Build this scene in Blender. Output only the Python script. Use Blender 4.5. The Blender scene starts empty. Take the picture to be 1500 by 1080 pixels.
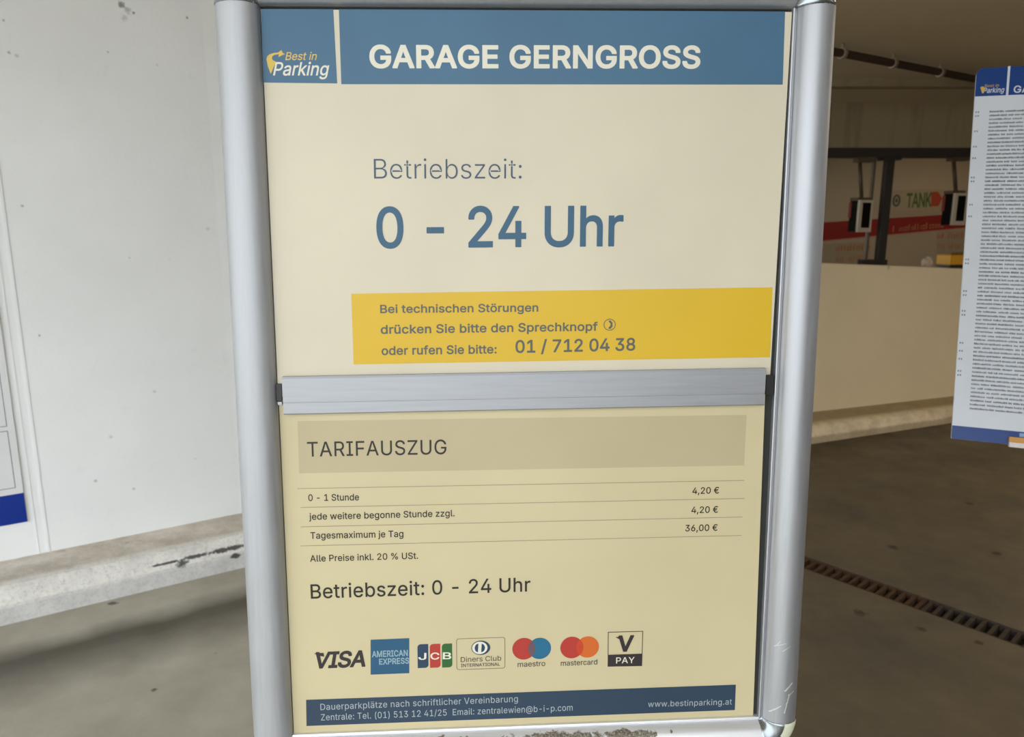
import bpy, bmesh, math, random, json
from mathutils import Vector, Matrix
S = bpy.context.scene
COL = S.collection
random.seed(5)

# ------------------------------------------------------------------ camera
F, CX, CY, HC = 1060.0, 750.0, 540.0, 1.5
PITCH = math.atan(F / 5380.0)
cp, sp = math.cos(PITCH), math.sin(PITCH)
cam_d = bpy.data.cameras.new('camera')
cam_d.sensor_width = 36.0
cam_d.lens = F / 1500.0 * 36.0
cam_d.clip_start = 0.02
cam_d.dof.use_dof = True
cam_d.dof.focus_distance = 0.93
cam_d.dof.aperture_fstop = 9.0
cam = bpy.data.objects.new('camera', cam_d)
cam.location = (0, 0, HC)
cam.rotation_euler = (math.pi / 2 - PITCH, 0, 0)
COL.objects.link(cam)
S.camera = cam

# ------------------------------------------------------------------ light and exposure
w = bpy.data.worlds.new('world')
S.world = w
w.use_nodes = True
wn = w.node_tree.nodes
bg = wn['Background']
bg.inputs['Color'].default_value = (0.90, 0.95, 1.0, 1)
bg.inputs['Strength'].default_value = 3.6
def area(name, loc, size, energy, color, rot=(0, 0, 0)):
    l = bpy.data.lights.new(name, 'AREA')
    l.shape = 'RECTANGLE'
    l.size, l.size_y = size
    l.energy = energy
    l.color = color
    o = bpy.data.objects.new(name, l)
    o.location = loc
    o.rotation_euler = rot
    COL.objects.link(o)
    return o
area('unseen_warm_fill', (4.6, 2.6, 2.6), (1.5, 0.15), 60, (1.0, 0.83, 0.62))  # three added fills, no lamp in sight; they warm the parapet and interior
area('unseen_warm_fill', (2.2, 8.6, 2.6), (1.5, 0.15), 5, (1.0, 0.78, 0.5))
area('unseen_warm_fill', (5.4, 8.6, 2.6), (1.5, 0.15), 5, (1.0, 0.78, 0.5))
S.view_settings.view_transform = 'Standard'
S.view_settings.look = 'None'
S.view_settings.exposure = 0.0
S.view_settings.gamma = 1.0
S.view_settings.use_curve_mapping = False

# ------------------------------------------------------------------ geometry helpers
CAM = Vector((0, 0, HC))
def ray(x, y):
    X = (x - CX) / F
    Y = -(y - CY) / F
    return Vector((X, cp + Y * sp, -sp + Y * cp))
def hit(x, y, p0, n):
    d = ray(x, y)
    return CAM + d * (n.dot(p0 - CAM) / n.dot(d))
def onz(x, y, z): return hit(x, y, Vector((0, 0, z)), Vector((0, 0, 1)))
def ony(x, y, Y): return hit(x, y, Vector((0, Y, 0)), Vector((0, 1, 0)))

def srgb(c):
    return tuple(((v / 255) / 12.92 if v / 255 <= 0.04045 else ((v / 255 + 0.055) / 1.055) ** 2.4) for v in c) + (1.0,)

class MB:
    """collects polygons with material indices, then links ONE mesh object"""
    def __init__(s): s.v = []; s.f = []; s.m = []; s.mats = []; s.sm = []; s.uv = None
    def mi(s, mat):
        if mat not in s.mats: s.mats.append(mat)
        return s.mats.index(mat)
    def add(s, verts, faces, mat, smooth=False):
        b = len(s.v)
        s.v += [Vector(p) for p in verts]
        i = s.mi(mat)
        for f in faces:
            s.f.append([b + k for k in f]); s.m.append(i); s.sm.append(smooth)
    def box(s, c, size, mat, M=None):
        x, y, z = size[0] / 2, size[1] / 2, size[2] / 2
        vs = [Vector((a * x, b * y, d * z)) for a in (-1, 1) for b in (-1, 1) for d in (-1, 1)]
        if M is not None: vs = [M @ p for p in vs]
        vs = [p + Vector(c) for p in vs]
        s.add(vs, [(0, 1, 3, 2), (4, 6, 7, 5), (0, 4, 5, 1), (2, 3, 7, 6), (0, 2, 6, 4), (1, 5, 7, 3)], mat)
    def hexa(s, lo, hi, mat):
        """lo, hi: matching rings of points (n each), closed prism"""
        n = len(lo)
        fs = [tuple(range(n))[::-1], tuple(range(n, 2 * n))]
        for k in range(n):
            j = (k + 1) % n
            fs.append((k, j, n + j, n + k))
        s.add(list(lo) + list(hi), fs, mat)
    def tube(s, a, b, r, mat, n=14, r2=None, cap=True):
        a, b = Vector(a), Vector(b)
        d = (b - a).normalized()
        u = d.orthogonal().normalized(); v = d.cross(u)
        r2 = r if r2 is None else r2
        vs = [a + (u * math.cos(t) + v * math.sin(t)) * r for t in [2 * math.pi * k / n for k in range(n)]]
        vs += [b + (u * math.cos(t) + v * math.sin(t)) * r2 for t in [2 * math.pi * k / n for k in range(n)]]
        s.add(vs, [(k, (k + 1) % n, n + (k + 1) % n, n + k) for k in range(n)], mat, True)
        if cap:
            s.add(vs[:n], [tuple(range(n))[::-1]], mat)
            s.add(vs[n:], [tuple(range(n))], mat)
    def build(s, name, parent=None, origin=None, bevel=0, fix=True):
        o0 = Vector(origin) if origin is not None else (Vector(parent.location) if parent is not None and parent.parent is None else None)
        if o0 is None and parent is not None: o0 = Vector(parent['_o'])
        if o0 is None: o0 = Vector((0, 0, 0))
        me = bpy.data.meshes.new(name)
        me.from_pydata([p - o0 for p in s.v], [], s.f)
        for m in s.mats: me.materials.append(m)
        me.polygons.foreach_set('material_index', s.m)
        me.polygons.foreach_set('use_smooth', s.sm)
        if s.uv is not None:
            L = me.uv_layers.new(name='UVMap')
            for lp in me.loops: L.data[lp.index].uv = s.uv[lp.vertex_index]
        me.update()
        if fix:
            bm = bmesh.new(); bm.from_mesh(me)
            if not any(s.sm) or True:
                bmesh.ops.remove_doubles(bm, verts=bm.verts, dist=1e-6)
            bmesh.ops.recalc_face_normals(bm, faces=bm.faces)
            bm.to_mesh(me); bm.free()
        ob = bpy.data.objects.new(name, me)
        COL.objects.link(ob)
        if parent is None: ob.location = o0
        else: ob.parent = parent
        if bevel:
            md = ob.modifiers.new('bevel', 'BEVEL'); md.width = bevel; md.segments = 2; md.limit_method = 'ANGLE'
        return ob
# children are built in the frame of the root: parts and sub-parts share its origin
def thing(name, label, cat, loc, group=None):
    o = bpy.data.objects.new(name, None); COL.objects.link(o)
    o.empty_display_size = 0.05
    o.location = loc; o['label'] = label; o['category'] = cat
    if group: o['group'] = group
    return o
def sub(mb, name, parent, root, **k):          # a part or sub-part, vertices relative to the root's origin
    ob = mb.build(name, None, origin=root.location, **k)
    ob.location = (0, 0, 0); ob.parent = parent
    return ob
def struct(mb, name, **k):
    ob = mb.build(name, **k); ob['kind'] = 'structure'; return ob

# ------------------------------------------------------------------ materials
def newmat(name):
    m = bpy.data.materials.new(name); m.use_nodes = True
    return m, m.node_tree, m.node_tree.nodes['Principled BSDF']
def node(nt, t, **k):
    n = nt.nodes.new(t)
    for a, b in k.items(): setattr(n, a, b)
    return n
def noise(nt, vec, scale, detail=4, rough=0.6, dist=0.0):
    n = node(nt, 'ShaderNodeTexNoise'); n.inputs['Scale'].default_value = scale
    n.inputs['Detail'].default_value = detail; n.inputs['Roughness'].default_value = rough
    n.inputs['Distortion'].default_value = dist
    nt.links.new(vec, n.inputs['Vector']); return n.outputs['Fac']
def ramp(nt, fac, stops):
    n = node(nt, 'ShaderNodeValToRGB')
    while len(n.color_ramp.elements) < len(stops): n.color_ramp.elements.new(0.5)
    for e, (p, c) in zip(n.color_ramp.elements, stops):
        e.position = p; e.color = c if len(c) == 4 else tuple(c) + (1,)
    nt.links.new(fac, n.inputs['Fac']); return n.outputs['Color']
def grey(v): return (v, v, v, 1)
def mix(nt, fac, a, b, mode='MIX'):
    n = node(nt, 'ShaderNodeMix', data_type='RGBA', blend_type=mode)
    for sock, val in ((n.inputs[0], fac), (n.inputs[6], a), (n.inputs[7], b)):
        if hasattr(val, 'is_linked'): nt.links.new(val, sock)
        else: sock.default_value = val
    return n.outputs[2]
def math_(nt, op, a, b=None, c=None):
    n = node(nt, 'ShaderNodeMath', operation=op)
    for k, val in enumerate((a, b, c)):
        if val is None: continue
        if hasattr(val, 'is_linked'): nt.links.new(val, n.inputs[k])
        else: n.inputs[k].default_value = val
    return n.outputs[0]
def pos(nt):
    return node(nt, 'ShaderNodeNewGeometry').outputs['Position']
def spot(nt, vec, p, r, edge=0.5, warp=None, scale=(1, 1, 1)):
    """1 inside a blotch of radius r at the place p on the real surface, 0 outside"""
    s_ = node(nt, 'ShaderNodeVectorMath', operation='SUBTRACT'); nt.links.new(vec, s_.inputs[0]); s_.inputs[1].default_value = p
    m_ = node(nt, 'ShaderNodeVectorMath', operation='MULTIPLY'); nt.links.new(s_.outputs[0], m_.inputs[0]); m_.inputs[1].default_value = scale
    l_ = node(nt, 'ShaderNodeVectorMath', operation='LENGTH'); nt.links.new(m_.outputs[0], l_.inputs[0])
    d = l_.outputs['Value']
    if warp is not None:
        d = math_(nt, 'ADD', d, math_(nt, 'MULTIPLY', math_(nt, 'SUBTRACT', warp, 0.5), r * 2.2))
    mr = node(nt, 'ShaderNodeMapRange', interpolation_type='SMOOTHSTEP')
    nt.links.new(d, mr.inputs['Value'])
    mr.inputs['From Min'].default_value = r * edge; mr.inputs['From Max'].default_value = r
    mr.inputs['To Min'].default_value = 1; mr.inputs['To Max'].default_value = 0
    return mr.outputs[0]
def bump(nt, bs, h, strength=0.3, dist=0.002):
    b = node(nt, 'ShaderNodeBump'); b.inputs['Strength'].default_value = strength
    b.inputs['Distance'].default_value = dist
    nt.links.new(h, b.inputs['Height']); nt.links.new(b.outputs[0], bs.inputs['Normal'])
def simple(name, rgb, rough=0.5, metal=0.0, var=0.08, scale=30, lin=False, spec=0.5):
    m, nt, bs = newmat(name)
    c = rgb if lin else srgb(rgb)
    v = noise(nt, pos(nt), scale)
    col = ramp(nt, v, [(0.3, tuple(k * (1 - var) for k in c[:3])), (0.7, tuple(min(1, k * (1 + var)) for k in c[:3]))])
    nt.links.new(col, bs.inputs['Base Color'])
    bs.inputs['Roughness'].default_value = rough; bs.inputs['Metallic'].default_value = metal
    bs.inputs['Specular IOR Level'].default_value = spec
    return m

def poster_mat(name, rgb, rough=0.42, var=0.035):
    m, nt, bs = newmat(name); c = tuple(v * 0.80 for v in srgb(rgb)[:3]) + (1,); P = pos(nt)
    a = noise(nt, P, 7, 3); b = noise(nt, P, 60, 5, 0.7)
    col = ramp(nt, a, [(0.3, tuple(k * (1 - var) for k in c[:3])), (0.7, tuple(min(1, k * (1 + var)) for k in c[:3]))])
    d = ramp(nt, b, [(0.66, grey(0)), (0.78, grey(1))])
    col = mix(nt, math_(nt, 'MULTIPLY', d, 0.10), col, (c[0] * 0.5, c[1] * 0.48, c[2] * 0.42, 1))
    nt.links.new(col, bs.inputs['Base Color'])
    bs.inputs['Roughness'].default_value = rough
    bs.inputs['Specular IOR Level'].default_value = 0.35
    return m
M_CREAM = poster_mat('faded_cream_print', (222, 213, 189))
M_CREAM2 = poster_mat('yellowed_cream_print', (213, 200, 160))
M_WHITEP = poster_mat('white_print_edge', (226, 226, 218))
M_BLUE = poster_mat('faded_blue_print', (70, 112, 142), var=0.06)
M_YELLOW = poster_mat('yellow_print', (226, 186, 44), var=0.02)
M_BAR = poster_mat('beige_bar_print', (196, 182, 146))
M_FOOT = poster_mat('dark_slate_print', (50, 70, 90), var=0.06)
M_HEADTXT = poster_mat('cream_lettering', (236, 232, 214))
M_SLATE = poster_mat('slate_lettering', (66, 88, 108))
M_TEAL = poster_mat('teal_blue_lettering', (54, 96, 124))
M_OLIVE = poster_mat('slate_lettering_on_yellow', (92, 98, 92))
M_BLACK = poster_mat('dark_lettering', (42, 38, 32))
M_RULE = poster_mat('thin_rule_print', (158, 148, 118))
M_FOOTTXT = poster_mat('pale_footer_lettering', (178, 188, 190))
M_LOGOY = poster_mat('logo_yellow', (228, 196, 88))
M_RED = poster_mat('logo_red', (186, 62, 52))
M_NAVY = poster_mat('logo_navy', (44, 68, 92))
M_GREEN = poster_mat('logo_green', (50, 104, 52))
M_AMEX = poster_mat('logo_blue', (42, 92, 124))
M_CYAN = poster_mat('logo_cyan', (38, 110, 146))
M_MIX1 = poster_mat('logo_overlap_plum', (108, 88, 96))
M_ORANGE = poster_mat('logo_orange', (216, 108, 44))
M_MIX2 = poster_mat('logo_overlap_red', (204, 72, 44))
M_CHAR = poster_mat('logo_charcoal', (56, 48, 50))
M_AMEXT = poster_mat('logo_pale_blue', (150, 178, 188))
M_BRN = poster_mat('logo_brown_line', (132, 120, 92))

def alu(name, rgb, rough=0.34, metal=0.85, streak=True, axis=2):
    m, nt, bs = newmat(name); c = srgb(rgb); P = pos(nt)
    mp = node(nt, 'ShaderNodeMapping'); nt.links.new(P, mp.inputs['Vector'])
    sc = [260, 260, 260]; sc[axis] = 4
    mp.inputs['Scale'].default_value = sc
    v = noise(nt, mp.outputs[0], 1.0, 3)
    col = ramp(nt, v, [(0.25, tuple(k * 0.9 for k in c[:3])), (0.75, tuple(min(1, k * 1.06) for k in c[:3]))])
    nt.links.new(col, bs.inputs['Base Color'])
    bs.inputs['Metallic'].default_value = metal
    r = ramp(nt, v, [(0.2, grey(rough - 0.05)), (0.8, grey(rough + 0.08))])
    nt.links.new(r, bs.inputs['Roughness'])
    bump(nt, bs, v, 0.06, 0.0004)
    return m, nt, bs, col
M_ALU, _n, _b, _c = alu('satin_aluminium', (170, 172, 175), 0.54, 0.62)
M_ALUH, nth, bsh, colh = alu('satin_aluminium_bottom_lit', (226, 227, 229), 0.42, 0.6, axis=0)  # bottom rail's paler copy: the sky light it catches is put into the colour
M_DIV, _n, _b, _c = alu('grey_aluminium_strip', (158, 160, 164), 0.45, 0.55, axis=0)
M_CHROME, _n, _b, _c = alu('worn_corner_metal', (150, 156, 160), 0.25, 0.9)
M_CHIP = simple('exposed_cream_plastic', (212, 214, 188), 0.6)
M_BLK = simple('black_plastic', (26, 27, 26), 0.45)
M_GAP = simple('dark_backing', (30, 33, 28), 0.7)
M_STEEL = simple('grey_painted_steel', (120, 122, 122), 0.45, 0.4)
# ---- dirt on the bottom rail
def rail_dirt(nt, bs, col, places):
    P = pos(nt); wv = noise(nt, P, 70, 5, 0.75); fine = noise(nt, P, 420, 3, 0.8)
    tot = None
    for p, r, sc in places:
        s_ = spot(nt, P, p, r, 0.8, wv, sc)
        tot = s_ if tot is None else math_(nt, 'MAXIMUM', tot, s_)
    g = ramp(nt, fine, [(0.25, grey(0.6)), (0.45, grey(1))])
    k = math_(nt, 'MULTIPLY', tot, g)
    dc = ramp(nt, fine, [(0.35, srgb((150, 140, 122))), (0.6, srgb((78, 72, 62)))])
    nt.links.new(mix(nt, k, col, dc), bs.inputs['Base Color'])
    mt = math_(nt, 'MULTIPLY', math_(nt, 'SUBTRACT', 1.0, k), bs.inputs['Metallic'].default_value)
    nt.links.new(mt, bs.inputs['Metallic'])

# ------------------------------------------------------------------ lettering
# outlines of the letters (advance, then bezier points x,y,left,right in thousandths)
GLYPHS = (
r'''{"%":[676,[[175,283,197,283,154,283,121,297,136,287,105,307,86,335,94,319,79,351,75,388,75,368,75,396,75,412,75,404,75,431,87,464,79,449,94,480,121,50'''
r'''3,106,493,136,512,175,517,154,517,197,517,230,503,216,512,245,493,264,464,256,480,272,449,276,412,276,431,276,404,276,388,276,396,276,368,264,335,272,'''
r'''351,256,319,230,297,245,307,215,287],[175,327,158,327,193,327,212,346,205,333,220,358,223,388,223,372,223,396,223,412,223,404,223,428,213,454,220,442,'''
r'''205,466,175,473,193,473,158,473,138,454,146,466,131,442,127,412,127,428,127,404,127,388,127,396,127,372,138,346,131,358,145,333],[501,-10,523,-10,480,'''
r'''-10,446,5,461,-5,431,14,412,43,420,27,404,59,400,95,400,76,400,103,400,120,400,112,400,139,412,172,404,156,420,188,447,210,432,201,462,220,501,225,480'''
r''',225,523,225,556,210,541,220,571,201,590,172,582,188,597,156,601,120,601,139,601,112,601,95,601,103,601,76,589,43,597,59,582,27,555,5,570,14,541,-5],['''
r'''501,35,484,35,518,35,538,53,530,41,545,65,549,95,549,79,549,103,549,120,549,112,549,136,538,162,545,150,531,174,501,180,519,180,484,180,464,162,472,17'''
r'''4,457,150,453,120,453,136,453,112,453,95,453,103,453,79,464,53,456,65,471,41],[132,0,152,0,249,170,482,509,366,339,501,509,540,509,521,509,424,339,191'''
r''',0,307,170,171,0]]],"(":[273,[[89,207,89,156,89,244,101,324,93,283,108,364,132,441,119,404,145,479,177,539,160,511,196,539,236,539,216,539,219,504,191'''
r''',428,204,467,178,389,161,313,168,351,155,276,151,207,151,240,151,176,160,115,154,146,166,83,188,16,176,51,201,-18,236,-96,217,-56,216,-96,177,-96,196,'''
r'''-96,148,-47,111,55,126,3,97,106]]],")":[273,[[37,-96,57,-96,57,-55,86,18,73,-17,98,53,113,116,107,85,119,147,122,207,122,177,122,240,112,313,118,276,1'''
r'''05,351,82,428,95,389,70,467,37,539,55,504,57,539,97,539,77,539,113,511,142,441,128,479,155,404,173,323,165,364,180,283,184,207,184,244,184,156,161,53,'''
r'''177,104,146,2,97,-96,125,-48,77,-96]]],",":[188,[[38,-119,53,-119,48,-56,68,71,58,8,91,71,137,71,114,71,119,8,84,-119,102,-56,69,-119]]],"-":[453,[[33'''
r'''7,244,263,244,337,226,337,188,337,207,263,188,114,188,188,188,114,207,114,244,114,226,188,244]]],".":[188,[[95,-4,108,-4,83,-4,63,9,72,0,54,18,50,41,5'''
r'''0,28,50,54,63,73,54,65,72,82,95,87,83,87,108,87,128,73,119,82,137,65,141,41,141,54,141,28,128,9,137,18,119,0]]],"/":[249,[[235,533,216,533,180,330,71,'''
r'''-76,126,127,52,-76,14,-76,33,-76,69,127,178,533,124,330,197,533]]],"0":[453,[[227,-7,264,-7,189,-7,130,24,157,3,103,45,69,113,83,74,55,152,48,254,48,1'''
r'''99,48,309,69,395,55,356,83,434,130,484,104,464,157,505,227,516,189,516,264,516,323,484,296,505,350,464,384,395,370,434,398,356,405,254,405,309,405,199'''
r''',384,113,398,152,370,74,323,24,350,45,297,3],[227,50,202,50,252,50,290,74,273,58,308,90,330,144,321,113,339,174,344,254,344,211,344,297,330,365,339,33'''
r'''4,321,395,290,435,308,419,273,451,227,460,252,460,202,460,163,435,180,451,146,419,123,365,132,395,114,334,109,254,109,297,109,211,123,144,114,174,132,'''
r'''113,163,74,146,90,180,58]]],"1":[453,[[76,0,181,0,76,18,76,55,76,36,181,55,391,55,286,55,391,36,391,0,391,18,286,0],[276,509,250,509,276,339,276,0,276'''
r''',170,255,0,212,0,234,0,212,149,212,448,212,299,211,448,209,448,210,448,168,418,86,358,127,388,86,381,86,427,86,404,123,454,198,509,161,481,224,509]]],'''
r'''"2":[453,[[64,0,172,0,64,16,64,47,64,32,121,108,234,229,177,168,254,249,282,282,270,267,295,298,311,327,304,313,317,341,320,371,320,356,320,390,308,41'''
r'''9,316,405,299,432,273,449,288,442,259,456,224,460,242,460,204,460,172,447,187,456,158,439,139,413,147,428,131,399,127,362,127,382,107,362,66,362,86,36'''
r'''2,66,392,86,442,72,419,100,465,143,496,119,483,167,509,225,516,194,516,255,516,306,497,282,509,329,484,361,445,348,467,374,424,381,372,381,399,381,354'''
r''',371,318,378,335,364,300,336,259,353,280,319,237,267,180,296,211,229,140,153,60,191,100,153,59,153,57,153,58,231,57,389,57,310,57,389,38,389,0,389,19,'''
r'''281,0]]],"3":[453,[[218,-7,252,-7,187,-7,133,10,158,-1,107,21,70,57,86,37,54,78,44,132,46,103,66,132,109,132,87,132,111,114,126,87,117,99,136,75,165,5'''
r'''9,149,65,181,53,219,50,199,50,239,50,275,61,258,53,292,68,315,93,305,79,324,107,329,145,329,124,329,163,316,196,325,181,307,212,275,234,293,224,256,24'''
r'''3,201,248,231,248,186,248,157,248,172,248,157,265,157,299,157,282,200,349,288,448,244,399,288,450,288,452,288,451,215,452,70,452,142,452,70,471,70,509'''
r''',70,490,171,509,372,509,272,509,372,493,372,461,372,477,319,400,211,278,265,339,211,282,211,289,211,285,249,293,308,276,281,288,335,263,371,222,356,24'''
r'''6,386,199,393,145,393,173,393,115,370,66,385,89,355,43,309,12,335,25,282,0]]],"4":[453,[[40,105,164,105,40,123,40,158,40,141,109,275,247,509,178,392,2'''
r'''68,509,311,509,289,509,243,394,109,166,176,280,109,165,109,163,109,164,210,163,413,163,312,163,413,144,413,105,413,125,289,105],[282,0,302,0,282,40,28'''
r'''2,121,282,81,282,130,282,146,282,138,282,203,282,318,282,260,302,318,343,318,322,318,343,212,343,0,343,106,322,0]]],"5":[453,[[221,-7,254,-7,191,-7,14'''
r'''0,11,164,-1,116,23,83,60,97,39,69,81,60,130,61,104,81,130,122,130,101,130,124,115,138,89,129,101,147,77,173,60,159,67,188,53,221,50,204,50,242,50,276,'''
r'''64,260,55,292,74,314,104,305,87,323,121,328,162,328,141,328,184,314,221,323,204,304,238,275,262,291,252,258,272,218,277,239,277,201,277,167,268,184,27'''
r'''4,151,263,128,246,138,255,108,248,67,253,88,250,77,338,96,509,86,423,186,509,366,509,276,509,366,490,366,452,366,471,294,452,151,452,222,452,145,402,1'''
r'''34,301,139,352,135,301,136,301,135,301,147,311,178,325,161,319,194,331,229,334,211,334,253,334,294,321,274,329,313,313,345,285,331,301,359,270,379,231'''
r''',371,252,387,210,391,163,391,188,391,130,369,76,384,101,354,50,309,15,334,30,283,1]]],"6":[453,[[226,-7,258,-7,195,-7,142,15,167,0,118,29,84,74,98,49,'''
r'''71,100,64,162,64,129,64,186,80,239,69,212,91,266,137,340,110,300,176,396,252,509,214,453,276,509,322,509,299,509,265,426,151,261,208,344,149,261,145,2'''
r'''61,147,261,150,271,165,288,157,280,174,296,196,307,184,302,207,312,235,314,221,314,266,314,316,295,293,308,339,282,370,240,357,263,382,216,389,157,389'''
r''',189,389,125,368,73,382,97,354,48,310,14,334,28,286,0],[226,48,207,48,246,48,279,63,264,53,294,72,314,101,306,85,323,118,327,157,327,136,327,178,314,2'''
r'''13,323,197,306,230,279,251,294,242,264,261,226,265,246,265,207,265,174,252,189,261,159,243,138,214,147,230,129,198,125,158,125,179,125,137,138,102,129'''
r''',118,147,85,174,63,159,72,189,53]]],"7":[453,[[97,0,120,0,172,149,323,448,248,299,323,450,323,452,323,451,236,452,62,452,149,452,62,471,62,509,62,490,'''
r'''172,509,391,509,281,509,391,489,391,449,391,469,315,299,165,0,240,150,142,0]]],"8":[453,[[226,-7,260,-7,192,-7,136,11,162,-1,109,24,74,62,89,40,59,83,'''
r'''52,135,52,108,52,157,65,195,56,177,74,213,101,241,86,229,116,253,153,265,133,261,153,265,153,267,153,266,128,273,93,308,108,287,78,329,70,380,70,353,7'''
r'''0,406,90,450,77,429,104,470,146,498,122,486,169,510,226,516,196,516,256,516,306,498,283,510,329,486,361,450,348,470,375,429,382,380,382,406,382,353,35'''
r'''9,308,374,329,344,287,300,267,325,273,300,266,300,265,300,265,319,261,351,241,336,253,366,229,387,195,378,213,396,177,401,135,401,157,401,108,378,62,3'''
r'''93,83,364,40,317,11,343,24,291,-1],[226,49,204,49,249,49,285,60,268,53,301,68,323,91,314,78,332,105,337,139,337,121,337,158,322,189,332,174,313,203,28'''
r'''3,223,300,214,266,231,226,235,247,235,205,235,169,223,186,231,152,214,130,189,139,203,120,174,115,139,115,158,115,121,129,91,120,105,138,78,167,60,151'''
r''',68,184,53],[226,290,208,290,244,290,274,300,260,293,288,307,307,330,299,318,315,343,319,376,319,358,319,393,308,420,315,407,300,433,275,449,289,443,2'''
r'''61,456,226,460,245,460,208,460,177,449,191,456,163,443,145,420,152,433,137,407,133,376,133,393,133,358,145,330,137,343,152,318,178,300,163,307,192,293'''
r''']]],"9":[453,[[226,516,195,516,258,516,310,494,286,508,335,480,368,434,354,460,382,409,389,347,389,380,389,323,373,270,383,297,362,243,315,168,343,209'''
r''',277,112,200,0,239,56,177,0,130,0,154,0,187,83,301,248,244,165,303,248,307,248,305,248,303,238,287,221,296,229,279,213,257,202,269,207,245,197,218,195'''
r''',232,195,187,195,137,214,160,201,114,227,83,269,96,245,70,292,64,352,64,320,64,384,85,436,71,412,99,461,143,494,118,480,167,508],[226,460,246,460,207,'''
r'''460,174,446,189,456,159,437,138,407,147,424,130,391,125,352,125,372,125,330,138,295,130,312,147,279,174,257,159,266,189,248,226,243,207,243,246,243,27'''
r'''9,257,263,248,294,266,314,295,306,279,323,311,327,350,327,330,327,372,314,407,323,391,306,424,279,446,294,437,264,456]]],":":[188,[[95,-4,108,-4,83,-4'''
r''',63,9,72,0,54,18,50,41,50,28,50,54,63,73,54,65,72,82,95,87,83,87,108,87,128,73,119,82,137,65,141,41,141,54,141,28,128,9,137,18,119,0],[95,271,108,271,'''
r'''83,271,63,284,72,275,54,293,50,316,50,304,50,329,63,349,54,340,72,357,95,362,83,362,108,362,128,349,119,357,137,340,141,316,141,329,141,304,128,284,13'''
r'''7,293,119,275]]],"@":[676,[[355,-135,373,-135,305,-135,221,-114,260,-128,182,-100,122,-53,149,-79,95,-26,61,46,75,7,47,85,40,179,40,130,40,227,61,309,'''
r'''47,271,76,348,123,408,96,381,149,435,220,470,182,456,258,484,349,492,301,492,396,492,472,469,437,484,508,454,562,407,538,434,586,381,617,319,605,352,6'''
r'''29,286,635,215,635,251,635,191,631,142,634,166,628,118,615,76,623,96,606,56,579,28,594,40,563,17,517,11,542,11,503,11,476,17,490,13,463,21,441,36,451,'''
r'''27,431,44,423,68,425,55,422,68,420,68,421,68,414,54,388,30,404,41,373,18,326,13,352,13,296,13,251,35,271,20,230,50,204,96,215,71,194,122,188,182,188,1'''
r'''51,188,213,207,265,195,241,219,289,257,322,236,308,278,336,330,343,303,343,352,343,385,331,370,339,400,323,416,306,410,314,417,306,419,306,418,306,419'''
r''',315,419,335,419,325,437,335,474,335,455,335,474,260,474,110,474,185,474,96,485,74,477,84,492,64,518,59,503,59,535,59,557,76,547,65,566,87,576,127,572'''
r''',104,579,150,581,215,581,179,581,245,567,301,576,273,557,328,523,373,542,352,503,395,450,424,479,411,421,436,347,442,386,442,308,442,242,424,273,436,2'''
r'''11,412,164,372,185,395,142,349,115,289,126,321,103,256,98,178,98,219,98,136,115,66,103,99,126,33,165,-17,142,6,187,-39,246,-68,214,-56,278,-79,357,-85'''
r''',315,-85,376,-85,412,-80,394,-84,429,-77,458,-69,445,-73,472,-65,489,-59,482,-61,494,-75,504,-107,499,-91,494,-111,464,-120,481,-116,448,-124,411,-131'''
r''',430,-128,392,-134],[329,65,309,65,351,65,382,78,369,69,396,87,412,118,406,100,418,136,422,185,422,158,422,212,411,249,418,233,405,264,381,282,394,275'''
r''',367,288,331,292,351,292,312,292,283,277,296,287,270,268,252,239,259,255,245,222,242,185,242,205,242,164,251,125,245,144,257,107,279,81,266,92,292,70]'''
r''']],"A":[480,[[16,0,39,0,78,170,201,509,140,339,226,509,276,509,251,509,338,339,463,0,401,170,440,0,395,0,418,0,359,101,287,302,323,202,281,321,264,372'''
r''',273,344,255,400,232,478,245,435,236,478,245,478,241,478,233,435,213,371,222,399,204,343,191,302,196,320,155,202,85,0,120,101,62,0],[110,142,197,142,1'''
r'''10,161,110,199,110,180,197,199,370,199,283,199,370,180,370,142,370,161,283,142]]],"B":[456,[[60,0,122,0,60,170,60,509,60,339,120,509,241,509,181,509,2'''
r'''76,509,329,491,306,503,352,479,381,442,369,462,392,422,398,374,398,399,398,352,387,320,394,334,379,306,356,286,369,294,344,277,315,267,330,271,315,265'''
r''',315,262,315,264,331,261,363,245,347,255,379,235,402,203,392,221,413,185,418,136,418,163,418,111,400,67,412,87,388,46,344,18,370,30,319,6,247,0,287,0,'''
r'''184,0],[125,57,125,115,165,57,245,57,205,57,284,57,330,80,313,65,347,95,355,137,355,114,355,154,342,184,351,170,334,198,306,218,321,209,290,227,248,23'''
r'''1,271,231,207,231,125,231,166,231,125,173],[125,285,125,341,162,285,238,285,200,285,257,285,288,296,273,289,303,303,323,326,315,313,332,339,336,372,33'''
r'''6,355,336,395,313,429,328,414,297,444,240,452,273,452,202,452,125,452,163,452,125,396]]],"C":[510,[[267,-7,293,-7,223,-7,150,25,184,4,116,46,70,115,89'''
r''',76,50,154,40,254,40,201,40,308,70,393,50,354,89,432,150,484,116,462,184,505,267,516,223,516,293,516,340,504,317,512,363,497,402,471,384,486,420,457,4'''
r'''48,418,436,439,460,398,473,348,468,374,451,348,408,348,430,348,404,366,389,395,398,381,381,408,357,428,370,419,345,438,315,449,331,444,300,454,267,456'''
r''',284,456,236,456,184,432,208,448,159,417,125,364,139,394,111,334,103,254,103,297,103,211,125,145,111,175,140,115,184,76,159,92,209,61,267,53,236,53,28'''
r'''4,53,315,60,300,55,331,65,357,81,345,71,370,90,389,114,381,101,398,128,408,160,404,143,430,160,473,160,451,160,469,135,448,91,460,111,436,70,402,38,42'''
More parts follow.
